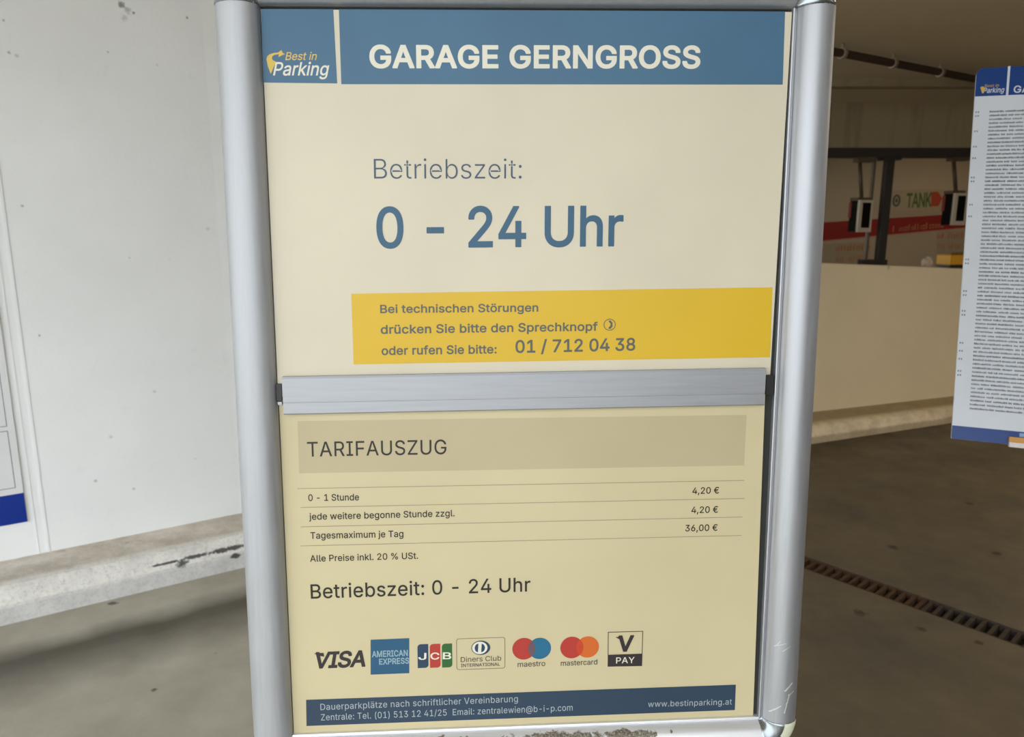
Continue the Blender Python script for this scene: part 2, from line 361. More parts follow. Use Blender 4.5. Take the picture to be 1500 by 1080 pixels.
r'''1,52,384,23,341,5,363,12,318,-3]]],"D":[502,[[219,0,271,0,178,0,96,0,137,0,96,19,96,57,96,38,136,57,215,57,175,57,256,57,318,81,291,65,345,97,379,149,'''
r'''366,119,392,179,399,255,399,214,399,296,379,361,392,331,366,390,320,428,346,412,293,444,221,452,260,452,178,452,93,452,136,452,93,471,93,509,93,490,13'''
r'''7,509,225,509,181,509,275,509,353,478,317,499,388,458,433,391,415,429,452,353,462,255,462,308,462,202,433,119,452,157,414,81,351,31,387,51,314,10],[12'''
r'''5,509,103,509,125,339,125,0,125,170,103,0,60,0,82,0,60,170,60,509,60,339,82,509]]],"E":[419,[[60,0,165,0,60,170,60,509,60,339,164,509,372,509,268,509,'''
r'''372,490,372,452,372,471,290,452,125,452,207,452,125,396,125,286,125,341,202,286,355,286,278,286,355,267,355,229,355,248,278,229,125,229,202,229,125,17'''
r'''2,125,57,125,114,208,57,375,57,292,57,375,38,375,0,375,19,270,0]]],"F":[410,[[60,0,82,0,60,170,60,509,60,339,163,509,369,509,266,509,369,490,369,452,3'''
r'''69,471,288,452,125,452,206,452,125,394,125,278,125,336,198,278,346,278,272,278,346,259,346,221,346,240,272,221,125,221,198,221,125,147,125,0,125,74,10'''
r'''3,0]]],"G":[520,[[269,-7,309,-7,223,-7,149,25,184,4,115,46,69,116,88,77,50,155,40,254,40,201,40,308,69,393,50,354,88,432,149,484,115,462,183,505,265,5'''
r'''16,221,516,292,516,340,504,317,512,364,496,403,469,385,484,422,454,449,416,437,437,461,396,474,349,470,373,452,349,408,349,430,349,403,365,387,393,396'''
r''',380,379,406,356,427,368,417,344,436,315,448,330,444,300,453,265,456,283,456,235,456,183,432,208,448,159,417,125,364,139,394,111,334,103,254,103,297,1'''
r'''03,211,125,145,111,175,140,115,184,76,159,92,209,61,269,53,237,53,297,53,345,71,323,59,367,83,396,123,384,101,409,146,415,202,415,172,421,201,434,199,'''
r'''428,200,384,199,283,199,333,199,283,218,283,256,283,237,348,256,478,256,413,256,478,237,478,200,478,219,478,158,451,91,469,122,433,60,377,19,408,36,34'''
r'''5,2]]],"I":[300,[[31,0,111,0,31,19,31,57,31,38,60,57,118,57,89,57,118,189,118,452,118,320,89,452,31,452,60,452,31,471,31,509,31,490,111,509,269,509,19'''
r'''0,509,269,490,269,452,269,471,240,452,183,452,212,452,183,320,183,57,183,189,212,57,269,57,240,57,269,38,269,0,269,19,190,0]]],"J":[396,[[185,-7,230,-'''
r'''7,140,-7,75,33,104,6,47,59,33,145,33,97,33,155,33,173,33,164,55,173,98,173,76,173,98,164,98,145,98,155,98,114,122,74,106,91,137,58,185,50,159,50,211,5'''
r'''0,248,74,232,58,264,91,272,145,272,114,272,267,272,509,272,388,293,509,336,509,315,509,336,388,336,145,336,267,336,97,294,33,322,59,266,6]]],"K":[467,'''
r'''[[104,145,146,189,104,169,104,216,104,193,116,232,139,261,128,247,151,275,174,303,162,290,187,317,212,344,199,331,262,399,364,509,313,454,392,509,448,'''
r'''509,420,509,376,431,231,276,304,353,230,276,228,276,229,276,187,233],[60,0,82,0,60,170,60,509,60,339,82,509,125,509,103,509,125,451,125,334,125,392,12'''
r'''4,298,124,225,124,261,124,214,125,193,124,204,125,129,125,0,125,64,103,0],[372,0,398,0,311,86,188,259,249,173,201,276,228,309,215,293,302,206,449,0,37'''
r'''5,103,423,0]]],"L":[393,[[60,0,160,0,60,170,60,509,60,339,82,509,125,509,103,509,125,358,125,57,125,208,203,57,361,57,282,57,361,38,361,0,361,19,261,0'''
r''']]],"M":[628,[[60,0,81,0,60,170,60,509,60,339,91,509,152,509,121,509,193,402,277,187,235,294,280,180,287,159,284,170,291,148,299,123,295,136,303,110,3'''
r'''11,84,307,97,315,71,322,49,319,59,317,49,307,49,312,49,310,59,318,83,314,70,322,95,330,121,326,108,334,134,342,158,338,147,346,170,352,187,349,179,394'''
r''',294,476,509,435,402,507,509,568,509,537,509,568,339,568,0,568,170,547,0,504,0,525,0,504,97,504,291,504,194,504,302,504,327,504,314,505,340,505,369,50'''
r'''5,354,505,383,506,413,506,398,506,428,507,457,507,443,509,457,513,457,511,457,508,441,498,409,503,426,492,393,482,363,487,378,477,348,467,322,472,334,'''
r'''463,309,456,291,459,299,418,194,342,0,380,97,323,0,286,0,305,0,248,97,170,291,209,194,167,299,159,321,163,309,155,333,145,361,150,346,140,376,129,408,'''
r'''135,391,124,424,112,457,118,441,114,457,119,457,117,457,119,444,120,416,120,431,120,401,121,372,121,387,121,357,122,328,121,342,122,315,122,291,122,30'''
r'''2,122,194,122,0,122,97,101,0]]],"N":[523,[[60,0,82,0,60,170,60,509,60,339,85,509,136,509,111,509,205,400,343,183,274,291,349,174,363,151,355,164,370,1'''
r'''38,388,107,379,123,396,90,414,55,405,73,411,55,405,54,408,54,403,72,401,108,401,90,400,126,399,157,399,142,399,172,399,195,399,185,399,300,399,509,399'''
r''',404,420,509,463,509,442,509,463,339,463,0,463,170,438,0,387,0,412,0,325,97,202,290,264,193,194,303,177,331,186,316,169,345,148,381,159,362,137,400,10'''
r'''8,452,123,424,111,453,119,454,115,453,120,428,122,384,121,405,123,362,124,328,124,344,125,312,125,291,125,300,125,194,125,0,125,97,103,0]]],"O":[533,['''
r'''[267,-7,311,-7,223,-7,150,25,184,4,116,46,70,115,90,76,50,154,40,254,40,201,40,308,70,393,50,354,90,432,150,484,116,462,184,505,267,516,223,516,311,51'''
r'''6,384,484,350,505,418,462,464,393,444,432,483,354,493,254,493,308,493,201,464,115,483,154,444,76,384,25,418,46,350,4],[267,53,236,53,297,53,349,76,325'''
r''',61,374,91,408,144,394,114,423,174,430,254,430,211,430,298,408,365,423,335,394,395,349,433,374,417,325,448,267,456,297,456,236,456,184,433,209,448,159'''
r''',417,125,364,140,394,111,334,103,254,103,297,103,211,125,144,111,174,140,114,184,76,159,92,209,61]]],"P":[445,[[60,0,82,0,60,170,60,509,60,339,118,509'''
r''',235,509,177,509,274,509,332,487,307,502,358,473,390,430,377,454,402,405,409,348,409,378,409,317,390,265,402,290,377,241,332,207,358,222,307,193,235,1'''
r'''86,274,186,193,186,109,186,151,186,109,205,109,242,109,224,150,242,233,242,191,242,259,242,297,256,281,247,313,265,333,294,325,278,341,310,344,348,344'''
r''',328,344,368,333,402,341,386,325,417,297,439,313,430,280,448,232,452,259,452,196,452,125,452,160,452,125,301,125,0,125,151,103,0]]],"R":[449,[[60,0,82'''
r''',0,60,170,60,509,60,339,119,509,236,509,177,509,275,509,333,489,307,502,359,475,390,433,378,457,403,410,409,352,409,382,409,321,390,271,403,295,378,24'''
r'''8,333,217,359,230,307,204,236,198,275,198,189,198,96,198,143,198,96,217,96,255,96,236,142,255,234,255,188,255,260,255,298,267,281,259,314,275,334,300,'''
r'''326,286,341,315,345,352,345,332,345,372,334,405,341,390,326,420,298,440,314,431,281,448,233,452,259,452,197,452,125,452,161,452,125,301,125,0,125,151,'''
r'''103,0],[353,0,378,0,312,76,230,229,271,153,254,229,303,229,279,229,344,153,428,0,386,76,403,0]]],"S":[447,[[224,-9,263,-9,187,-9,128,9,155,-3,100,21,6'''
r'''4,60,79,38,49,82,38,137,40,107,60,137,104,137,82,137,106,117,123,88,112,101,134,75,166,59,149,65,184,52,224,49,203,49,247,49,286,60,268,53,304,68,329,'''
r'''92,319,78,340,105,346,139,346,121,346,155,332,179,341,169,323,189,296,205,311,198,281,211,245,222,264,217,224,228,184,239,204,234,142,251,86,289,109,2'''
r'''68,63,311,52,372,52,339,52,401,75,448,60,426,90,469,138,498,111,486,164,510,227,516,194,516,261,516,316,498,290,510,342,486,377,449,362,469,392,428,40'''
r'''1,378,400,404,380,378,337,378,358,378,335,403,302,437,323,423,281,451,225,459,256,459,203,459,167,448,184,455,151,441,129,418,138,431,120,406,115,376,'''
r'''115,391,115,358,131,334,120,344,142,323,169,308,154,314,184,302,212,293,199,297,230,289,264,279,247,284,279,275,312,264,295,270,328,257,359,238,344,24'''
r'''8,373,227,395,198,385,214,404,181,408,139,408,162,408,111,386,64,401,86,372,41,323,11,351,24,296,-2]]],"T":[449,[[32,452,85,452,32,471,32,509,32,490,1'''
r'''60,509,417,509,288,509,417,490,417,452,417,471,363,452,257,452,310,452,257,301,257,0,257,151,235,0,193,0,214,0,193,151,193,452,193,301,139,452]]],"U":'''
r'''[517,[[259,-8,299,-8,219,-8,154,15,184,0,124,31,85,80,101,53,68,107,60,173,60,138,60,285,60,509,60,397,81,509,124,509,103,509,124,399,124,178,124,288,'''
r'''124,154,141,113,130,132,152,94,187,68,167,79,207,57,259,52,231,52,287,52,331,68,311,57,351,79,377,113,366,94,387,132,393,178,393,154,393,288,393,509,3'''
r'''93,399,414,509,457,509,436,509,457,397,457,173,457,285,457,138,433,80,449,107,416,53,363,15,393,31,334,0]]],"V":[480,[[204,0,229,0,141,170,16,509,79,3'''
r'''39,39,509,84,509,62,509,120,408,192,206,156,307,198,189,215,137,206,166,224,109,248,31,235,73,243,31,235,31,239,31,247,74,267,138,258,110,276,166,290,'''
r'''206,284,189,325,307,395,509,360,408,417,509,463,509,440,509,401,339,278,0,340,170,253,0]]],"X":[474,[[18,0,43,0,84,95,217,284,151,190,217,268,217,236,'''
r'''217,252,155,327,29,509,92,418,54,509,104,509,79,509,129,473,178,400,153,437,188,385,204,361,197,372,211,350,223,329,217,340,229,318,243,292,236,306,24'''
r'''0,292,232,292,236,292,239,306,252,329,246,318,258,339,272,361,264,350,279,372,298,400,288,385,323,437,374,509,348,473,398,509,446,509,422,509,384,419,'''
r'''259,239,321,329,259,255,259,287,259,271,324,191,456,0,390,96,431,0,382,0,406,0,352,43,292,129,322,86,283,143,268,165,275,155,262,175,250,195,256,185,2'''
r'''44,206,230,231,238,217,235,231,244,231,240,231,238,218,225,196,231,207,219,186,206,166,213,176,199,155,182,129,191,143,152,86,91,0,122,43,67,0]]],"Y":'''
r'''[472,[[203,0,225,0,203,69,203,208,203,139,141,308,16,509,79,409,41,509,91,509,66,509,125,454,192,344,159,399,203,326,222,292,213,309,231,275,250,230,2'''
r'''40,255,241,230,224,230,232,230,233,255,251,293,242,276,260,310,280,344,270,327,314,399,381,509,347,454,406,509,455,509,430,509,393,409,268,208,330,308'''
r''',268,139,268,0,268,69,247,0]]],"Z":[438,[[42,0,161,0,42,15,42,46,42,31,119,159,273,385,196,272,284,400,306,431,295,415,318,446,341,476,329,461,343,469'''
r''',348,454,346,461,327,453,285,452,306,453,264,452,223,452,244,452,162,452,40,452,101,452,40,471,40,509,40,490,159,509,397,509,278,509,397,493,397,462,3'''
r'''97,477,321,351,169,129,245,240,158,113,134,81,146,97,122,65,97,33,110,49,95,40,90,54,93,47,111,55,152,57,132,56,173,57,214,57,193,57,276,57,399,57,338'''
r''',57,399,38,399,0,399,19,280,0]]],"a":[389,[[160,-9,182,-9,136,-9,94,5,114,-4,75,14,48,45,59,27,36,62,30,108,30,83,30,130,43,161,35,147,52,175,78,193,6'''
r'''3,185,92,201,125,211,108,207,143,215,178,220,160,218,201,223,234,227,219,225,248,228,265,235,258,231,272,239,276,255,276,245,276,255,276,257,276,256,2'''
r'''76,272,267,297,273,286,261,308,240,322,252,316,228,328,196,331,213,331,178,331,149,322,162,328,136,317,118,301,126,309,110,292,100,274,104,283,80,280,'''
r'''41,291,61,285,50,314,79,346,62,332,95,360,133,375,113,369,153,381,194,384,173,384,208,384,239,379,223,383,255,376,286,360,271,370,301,351,322,320,313,'''
r'''338,332,303,337,251,337,280,337,168,337,0,337,84,317,0,277,0,297,0,277,17,277,52,277,35,275,52,272,52,274,52,268,43,252,25,261,34,243,15,215,1,230,7,2'''
r'''00,-5],[170,45,155,45,193,45,228,59,212,50,243,68,263,93,255,79,271,107,276,138,276,122,276,155,276,190,276,173,273,187,259,182,268,184,251,180,231,17'''
r'''6,242,178,221,174,200,171,210,172,190,170,175,168,182,169,161,166,134,159,147,163,121,154,103,139,111,148,96,131,92,105,92,119,92,92,102,72,95,81,109,'''
r'''63,130,52,118,57,142,48]]],"b":[424,[[229,-8,261,-8,206,-8,172,4,187,-4,158,12,138,31,146,21,129,42,118,59,123,51,116,59,112,59,114,59,112,39,112,0,11'''
r'''2,20,92,0,53,0,72,0,53,170,53,509,53,339,73,509,114,509,93,509,114,446,114,319,114,382,115,319,118,319,117,319,123,327,137,346,129,336,145,356,171,373'''
r''',157,365,186,381,229,384,205,384,261,384,313,361,289,376,337,345,370,293,356,322,383,263,390,189,390,229,390,149,370,84,383,114,356,55,313,16,337,32,2'''
r'''89,0],[220,47,197,47,244,47,279,66,263,53,295,78,316,117,308,95,324,138,328,189,328,162,328,216,316,261,324,240,308,282,280,311,296,299,264,324,220,33'''
r'''0,244,330,197,330,161,312,177,324,145,300,125,263,133,284,117,242,113,189,113,217,113,161,125,115,117,136,133,94,162,65,146,77,178,53]]],"c":[396,[[20'''
r'''7,-8,226,-8,173,-8,117,16,143,0,91,33,56,85,71,56,41,114,34,187,34,149,34,227,56,291,41,262,71,321,117,360,91,343,143,376,207,384,173,384,226,384,260,'''
r'''377,243,382,276,372,305,356,292,365,319,347,340,322,330,335,350,309,362,277,357,294,342,272,303,262,322,267,300,272,290,289,296,281,285,297,270,311,27'''
r'''8,305,262,317,242,325,253,322,232,328,207,330,220,330,182,330,145,310,161,323,129,297,108,258,116,280,100,237,96,187,96,213,96,162,108,117,100,139,116'''
r''',96,145,66,129,79,161,53,207,46,182,46,220,46,243,52,232,48,253,55,271,66,263,60,279,72,292,89,286,80,297,97,304,117,301,107,324,112,363,102,343,107,3'''
r'''58,85,341,56,351,70,332,43,306,21,320,31,293,12,261,-1,277,4,244,-6]]],"d":[424,[[195,-8,219,-8,164,-8,111,16,136,0,87,32,55,84,68,55,41,114,34,189,34'''
r''',149,34,229,55,293,41,263,69,322,112,361,88,345,136,376,196,384,164,384,219,384,253,373,238,381,268,365,287,346,279,356,296,336,306,319,302,327,308,31'''
r'''9,311,319,309,319,311,382,311,509,311,446,331,509,372,509,351,509,372,339,372,0,372,170,352,0,313,0,332,0,313,20,313,59,313,39,311,59,307,59,309,59,30'''
r'''2,51,287,31,295,42,278,21,252,4,267,12,238,-4],[205,47,181,47,227,47,263,65,247,53,279,77,299,115,291,94,308,136,312,189,312,161,312,217,300,263,308,2'''
r'''42,292,284,263,312,279,300,247,324,205,330,228,330,181,330,145,311,161,324,129,299,108,261,116,282,100,240,96,189,96,216,96,162,109,117,100,138,117,95'''
r''',145,66,129,78,161,53]]],"e":[404,[[212,-8,238,-8,175,-8,117,16,143,0,90,33,56,85,70,56,41,114,34,187,34,148,34,226,55,290,41,260,69,319,115,359,89,34'''
r'''3,141,376,205,384,171,384,226,384,266,374,246,381,285,367,319,341,303,356,335,326,357,282,348,306,366,258,371,194,371,228,371,186,371,169,371,178,272,'''
r'''169,75,169,174,169,75,187,75,221,75,204,163,221,338,221,250,221,329,215,310,202,319,208,310,227,298,269,306,249,290,288,263,314,278,303,247,325,205,33'''
r'''0,228,330,182,330,146,313,163,325,130,302,109,270,118,288,100,251,96,211,96,232,96,200,96,178,96,189,96,150,110,106,101,126,120,87,151,61,134,72,168,5'''
r'''1,212,46,189,46,228,46,254,53,241,48,266,57,285,73,277,64,294,82,306,105,301,93,325,101,365,91,345,96,359,71,335,39,349,54,321,24,283,4,303,13,262,-4]'''
r''']],"f":[254,[[228,379,154,379,228,362,228,327,228,344,154,327,6,327,80,327,6,344,6,379,6,362,80,379],[81,0,101,0,81,144,81,432,81,288,81,453,96,486,86'''
r''',471,106,500,135,519,119,511,152,526,187,530,169,530,201,530,222,527,213,529,232,525,243,521,238,523,238,503,227,468,233,486,224,470,215,472,220,471,2'''
r'''10,473,195,474,203,474,176,474,154,460,163,469,146,451,142,419,142,437,142,279,142,0,142,140,121,0]]],"g":[425,[[207,-151,238,-151,179,-151,134,-140,1'''
r'''55,-147,113,-132,82,-110,96,-123,69,-98,51,-69,58,-84,67,-60,101,-41,84,-50,107,-49,122,-66,113,-57,130,-75,154,-88,141,-82,168,-94,207,-97,186,-97,23'''
r'''8,-97,282,-75,263,-90,302,-60,311,-6,311,-37,311,19,311,68,311,44,310,68,306,68,308,68,301,60,287,41,295,51,278,32,252,16,267,23,238,8,195,5,219,5,164'''
r''',5,113,27,137,12,88,41,55,90,69,62,41,118,34,191,34,152,34,230,55,293,41,264,69,322,112,361,88,345,137,376,196,384,165,384,220,384,253,373,239,381,268'''
r''',365,288,346,280,356,297,336,308,319,303,327,309,319,313,319,311,319,313,339,313,379,313,359,333,379,372,379,353,379,372,250,372,-9,372,121,372,-42,35'''
r'''0,-90,365,-69,335,-111,291,-136,316,-126,266,-146],[205,59,181,59,228,59,264,75,248,64,280,86,300,121,292,101,308,141,312,193,312,165,312,220,300,264,'''
r'''308,243,292,284,264,312,280,301,248,324,205,330,228,330,181,330,145,312,161,324,129,299,109,262,117,283,100,242,96,193,96,219,96,166,109,123,100,143,1'''
r'''17,103,145,76,129,87,162,65]]],"h":[410,[[114,227,114,249,114,151,114,0,114,76,93,0,53,0,73,0,53,170,53,509,53,339,73,509,114,509,93,509,114,435,114,2'''
r'''87,114,361,110,287,102,287,106,287,114,322,152,362,131,347,174,377,227,384,199,384,253,384,295,369,276,379,315,358,341,321,330,342,352,299,357,240,357'''
r''',273,357,160,357,0,357,80,337,0,296,0,316,0,296,78,296,235,296,157,296,265,273,304,288,288,258,321,210,329,237,329,192,329,161,317,175,325,146,309,126'''
r''',283,135,298,118,267]]],"i":[167,[[53,0,73,0,53,126,53,379,53,253,73,379,114,379,93,379,114,253,114,0,114,126,93,0],[84,443,95,443,72,443,54,455,62,44'''
r'''7,45,462,41,483,41,472,41,494,54,512,45,504,62,520,84,524,72,524,95,524,114,512,106,520,122,504,126,483,126,494,126,472,114,455,122,462,106,447]]],"j"'''
r''':[167,[[53,379,53,243,73,379,114,379,93,379,114,243,114,-30,114,106,114,-53,102,-90,110,-73,93,-107,65,-129,81,-120,48,-138,4,-143,28,-143,-1,-143,-10'''
r''',-143,-5,-143,-10,-124,-10,-87,-10,-105,-6,-87,2,-87,-2,-87,20,-87,40,-72,32,-82,49,-62,53,-29,53,-48,53,107],[83,443,95,443,72,443,53,455,62,447,45,4'''
r'''62,41,483,41,472,41,494,53,512,45,504,62,520,83,524,72,524,95,524,114,512,105,520,122,504,126,483,126,494,126,472,114,455,122,462,105,447]]],"k":[381,'''
r'''[[110,137,132,158,110,162,110,212,110,187,113,212,121,212,117,212,175,268,284,379,230,323,310,379,360,379,335,379,301,319,184,199,243,259,182,199,177,'''
r'''199,179,199,155,178],[53,0,73,0,53,170,53,509,53,339,73,509,114,509,93,509,114,339,114,0,114,170,93,0],[294,0,320,0,245,62,148,186,197,124,162,200,191'''
r''',229,177,214,252,152,372,0,312,76,346,0]]],"l":[189,[[139,-2,147,-2,110,-2,74,20,88,5,60,35,53,84,53,57,53,226,53,509,53,367,73,509,114,509,93,509,114'''
r''',372,114,99,114,235,114,81,120,62,116,69,125,55,146,52,133,52,152,52,160,53,157,52,164,53,170,54,167,54,173,37,181,3,177,20,175,1,162,-1,169,0,154,-2]'''
r''']],"m":[610,[[53,0,73,0,53,126,53,379,53,253,72,379,112,379,92,379,112,351,112,295,112,323,111,295,108,295,109,295,113,316,132,346,121,332,144,359,172'''
r''',376,157,369,187,383,219,386,203,386,247,386,287,361,270,378,305,344,321,295,316,322,318,295,312,295,315,295,317,313,337,343,325,329,349,357,381,375,3'''
r'''64,367,398,382,437,386,416,386,459,386,497,372,479,381,515,362,541,328,530,348,551,309,557,255,557,285,557,170,557,0,557,85,536,0,496,0,516,0,496,85,4'''
r'''96,254,496,169,496,281,473,313,488,301,457,325,419,330,439,330,402,330,374,320,387,327,362,313,345,290,352,303,339,278,335,247,335,263,335,165,335,0,3'''
r'''35,82,315,0,274,0,295,0,274,87,274,260,274,173,274,281,253,311,267,298,239,324,199,330,221,330,185,330,158,320,171,327,144,313,126,289,134,303,118,276'''
r''',114,238,114,258,114,159,114,0,114,79,93,0]]],"n":[410,[[114,227,114,249,114,151,114,0,114,76,93,0,53,0,73,0,53,126,53,379,53,253,72,379,112,379,92,37'''
r'''9,112,349,112,287,112,318,109,287,102,287,106,287,114,322,152,362,131,347,174,377,227,384,199,384,253,384,295,369,276,379,314,358,341,321,330,342,352,'''
r'''299,357,240,357,273,357,160,357,0,357,80,337,0,296,0,316,0,296,78,296,235,296,157,296,265,273,304,288,288,258,321,210,329,237,329,192,329,161,317,175,'''
r'''325,146,309,126,283,135,298,118,267]]],"o":[415,[[207,-8,242,-8,173,-8,117,16,143,0,91,33,56,85,71,56,41,114,34,187,34,149,34,227,56,291,41,262,71,321'''
r''',117,360,91,343,143,376,207,384,173,384,242,384,299,360,273,376,325,343,359,291,345,321,374,262,381,187,381,227,381,149,359,85,374,114,345,56,299,16,3'''
r'''25,33,273,0],[207,46,182,46,233,46,270,66,254,53,287,79,307,117,299,96,315,139,319,187,319,162,319,213,307,258,315,236,299,280,270,310,287,297,254,323'''
r''',207,330,233,330,182,330,145,310,161,323,129,297,108,258,116,280,100,237,96,187,96,213,96,162,108,117,100,139,116,96,145,66,129,79,161,53]]],"p":[424,'''
r'''[[53,-143,73,-143,53,31,53,379,53,205,72,379,112,379,92,379,112,359,112,319,112,339,114,319,118,319,116,319,123,327,137,346,129,336,145,356,171,373,15'''
r'''7,365,186,381,229,384,205,384,261,384,313,361,289,376,337,345,370,293,356,322,383,263,390,189,390,229,390,149,370,84,383,114,356,55,313,16,337,32,289,'''
r'''0,229,-8,261,-8,206,-8,173,4,187,-4,158,12,138,31,146,21,130,42,118,59,123,51,117,59,114,59,115,59,114,-8,114,-143,114,-76,93,-143],[220,47,197,47,244'''
r''',47,279,66,263,53,295,78,316,117,308,95,324,138,328,189,328,162,328,216,316,261,324,240,308,282,280,311,296,299,264,324,220,330,244,330,197,330,161,31'''
r'''2,177,324,145,300,125,263,133,284,117,242,113,189,113,217,113,161,125,115,117,136,133,94,162,65,146,77,178,53]]],"r":[259,[[53,0,73,0,53,126,53,379,53'''
r''',253,72,379,112,379,92,379,112,360,112,321,112,340,113,321,115,321,114,321,122,340,152,367,135,355,170,379,213,385,190,385,218,385,229,384,223,385,235'''
r''',384,243,384,240,384,243,363,243,322,243,343,242,323,230,324,237,323,223,325,207,326,215,326,189,326,159,315,173,322,145,307,126,284,134,297,118,270,1'''
r'''14,237,114,255,114,158,114,0,114,79,93,0]]],"s":[365,[[182,-8,211,-8,156,-8,112,3,133,-4,92,11,62,38,75,23,49,53,36,94,40,72,55,98,94,107,74,102,99,86'''
r''',124,60,109,70,139,50,181,45,158,45,208,45,244,62,229,51,260,74,268,103,268,87,268,116,254,136,263,127,245,144,212,155,231,151,191,160,149,170,170,165'''
r''',115,178,72,208,89,191,55,225,47,274,47,247,47,296,65,332,53,315,77,348,115,370,94,361,136,380,187,384,160,384,213,384,254,372,235,380,272,365,299,339'''
r''',287,353,310,325,324,290,319,309,305,286,268,277,287,281,263,292,243,316,255,304,230,327,187,333,212,333,165,333,131,317,146,327,116,306,109,277,109,2'''
r'''93,109,263,124,243,114,252,134,235,172,223,150,228,191,218,229,209,210,214,264,201,306,171,290,188,323,154,331,107,331,133,331,84,312,47,325,64,300,30'''
r''',260,6,282,16,237,-3]]],"t":[227,[[204,379,138,379,204,362,204,327,204,344,138,327,6,327,72,327,6,344,6,379,6,362,72,379],[65,471,65,345,85,471,126,47'''
r'''1,106,471,126,347,126,98,126,222,126,81,136,61,129,69,143,54,170,50,154,50,174,50,185,51,179,50,191,52,202,54,197,53,206,36,213,2,209,19,207,0,192,-3,'''
r'''200,-2,184,-4,168,-4,176,-4,136,-4,92,21,110,4,74,38,65,93,65,62,65,219]]],"u":[410,[[182,-5,211,-5,157,-5,115,11,134,0,95,21,69,59,80,37,58,80,53,139'''
r''',53,107,53,219,53,379,53,299,73,379,114,379,93,379,114,301,114,144,114,222,114,114,137,75,121,91,152,58,200,50,173,50,218,50,249,62,235,54,264,70,283,'''
r'''97,275,81,292,112,296,153,296,131,296,228,296,379,296,304,316,379,357,379,337,379,357,253,357,0,357,126,337,0,298,0,318,0,298,31,298,92,298,61,301,92,'''
r'''307,92,304,92,295,57,257,17,279,32,235,2]]],"w":[567,[[138,0,158,0,99,126,23,379,61,253,44,379,87,379,66,379,103,324,133,214,118,269,140,191,154,137,1'''
r'''47,165,161,108,175,41,168,76,172,41,165,41,168,41,172,75,186,135,179,106,193,163,206,214,199,190,221,269,252,379,237,324,273,379,316,379,295,379,332,3'''
r'''24,362,214,347,269,368,190,382,136,375,164,388,107,402,41,395,76,399,41,391,41,395,41,399,75,413,135,406,107,420,164,434,214,427,190,449,269,480,379,4'''
r'''65,324,502,379,545,379,523,379,506,253,429,0,468,126,409,0,368,0,389,0,352,57,319,172,335,114,314,189,305,225,309,207,300,243,291,280,295,261,286,299,'''
r'''277,338,281,318,281,338,291,338,286,338,286,319,277,280,281,299,272,261,263,225,267,243,258,206,248,172,253,189,231,114,199,0,215,57,178,0]]],"x":[379'''
r''',[[21,0,44,0,71,73,171,218,121,145,171,202,171,171,171,187,124,240,29,379,76,310,52,379,100,379,76,379,116,355,147,306,132,330,160,287,179,253,170,270'''
r''',188,237,207,206,198,221,197,206,175,206,186,206,185,221,202,253,194,237,211,270,233,306,221,287,249,330,282,379,266,355,305,379,352,379,328,379,304,3'''
r'''09,209,169,256,239,209,184,209,214,209,199,258,143,358,0,308,71,334,0,287,0,310,0,268,28,231,85,249,57,219,103,200,136,209,120,191,152,173,182,182,167'''
r''',183,182,205,182,194,182,195,167,178,136,186,152,170,120,148,85,160,103,129,57,91,0,110,28,68,0]]],"z":[380,[[42,0,141,0,42,15,42,46,42,30,112,137,254'''
r''',320,183,228,254,321,254,323,254,322,185,323,48,323,117,323,48,342,48,379,48,361,143,379,333,379,238,379,333,363,333,331,333,347,264,241,126,60,195,15'''
r'''0,126,59,126,56,126,58,197,56,339,56,268,56,339,38,339,0,339,19,240,0]]],"\u00e4":[389,[[160,-9,182,-9,136,-9,94,5,114,-4,75,14,48,45,59,27,36,62,30,1'''
r'''08,30,83,30,130,43,161,35,147,52,175,78,193,63,185,92,201,125,211,108,207,143,215,178,220,160,218,201,223,234,227,219,225,248,228,265,235,258,231,272,'''
r'''239,276,255,276,245,276,255,276,257,276,256,276,272,267,297,273,286,261,308,240,322,252,316,228,328,196,331,213,331,178,331,149,322,162,328,136,317,11'''
r'''8,301,126,309,110,292,100,274,104,283,80,280,41,291,61,285,50,314,79,346,62,332,95,360,133,375,113,369,153,381,194,384,173,384,208,384,239,379,223,383'''
r''',255,376,286,360,271,370,301,351,322,320,313,338,332,303,337,251,337,280,337,168,337,0,337,84,317,0,277,0,297,0,277,17,277,52,277,35,275,52,272,52,274'''
r''',52,268,43,252,25,261,34,243,15,215,1,230,7,200,-5],[170,45,155,45,193,45,228,59,212,50,243,68,263,93,255,79,271,107,276,138,276,122,276,155,276,190,2'''
r'''76,173,273,187,259,182,268,184,251,180,231,176,242,178,221,174,200,171,210,172,190,170,175,168,182,169,161,166,134,159,147,163,121,154,103,139,111,148'''
r''',96,131,92,105,92,119,92,92,102,72,95,81,109,63,130,52,118,57,142,48],[261,443,272,443,250,443,233,455,240,447,225,462,221,483,221,472,221,494,233,512'''
r''',225,504,240,519,261,523,250,523,272,523,290,512,282,519,298,504,301,483,301,494,301,472,290,455,298,462,282,447],[117,443,129,443,106,443,89,455,97,4'''
r'''47,81,462,77,483,77,472,77,494,89,512,81,504,97,519,117,523,106,523,129,523,146,512,138,519,154,504,158,483,158,494,158,472,146,455,154,462,138,447]]]'''
r''',"\u00f6":[415,[[207,-8,242,-8,173,-8,117,16,143,0,91,33,56,85,71,56,41,114,34,187,34,149,34,227,56,291,41,262,71,321,117,360,91,343,143,376,207,384,1'''
r'''73,384,242,384,299,360,273,376,325,343,359,291,345,321,374,262,381,187,381,227,381,149,359,85,374,114,345,56,299,16,325,33,273,0],[207,46,182,46,233,4'''
r'''6,270,66,254,53,287,79,307,117,299,96,315,139,319,187,319,162,319,213,307,258,315,236,299,280,270,310,287,297,254,323,207,330,233,330,182,330,145,310,'''
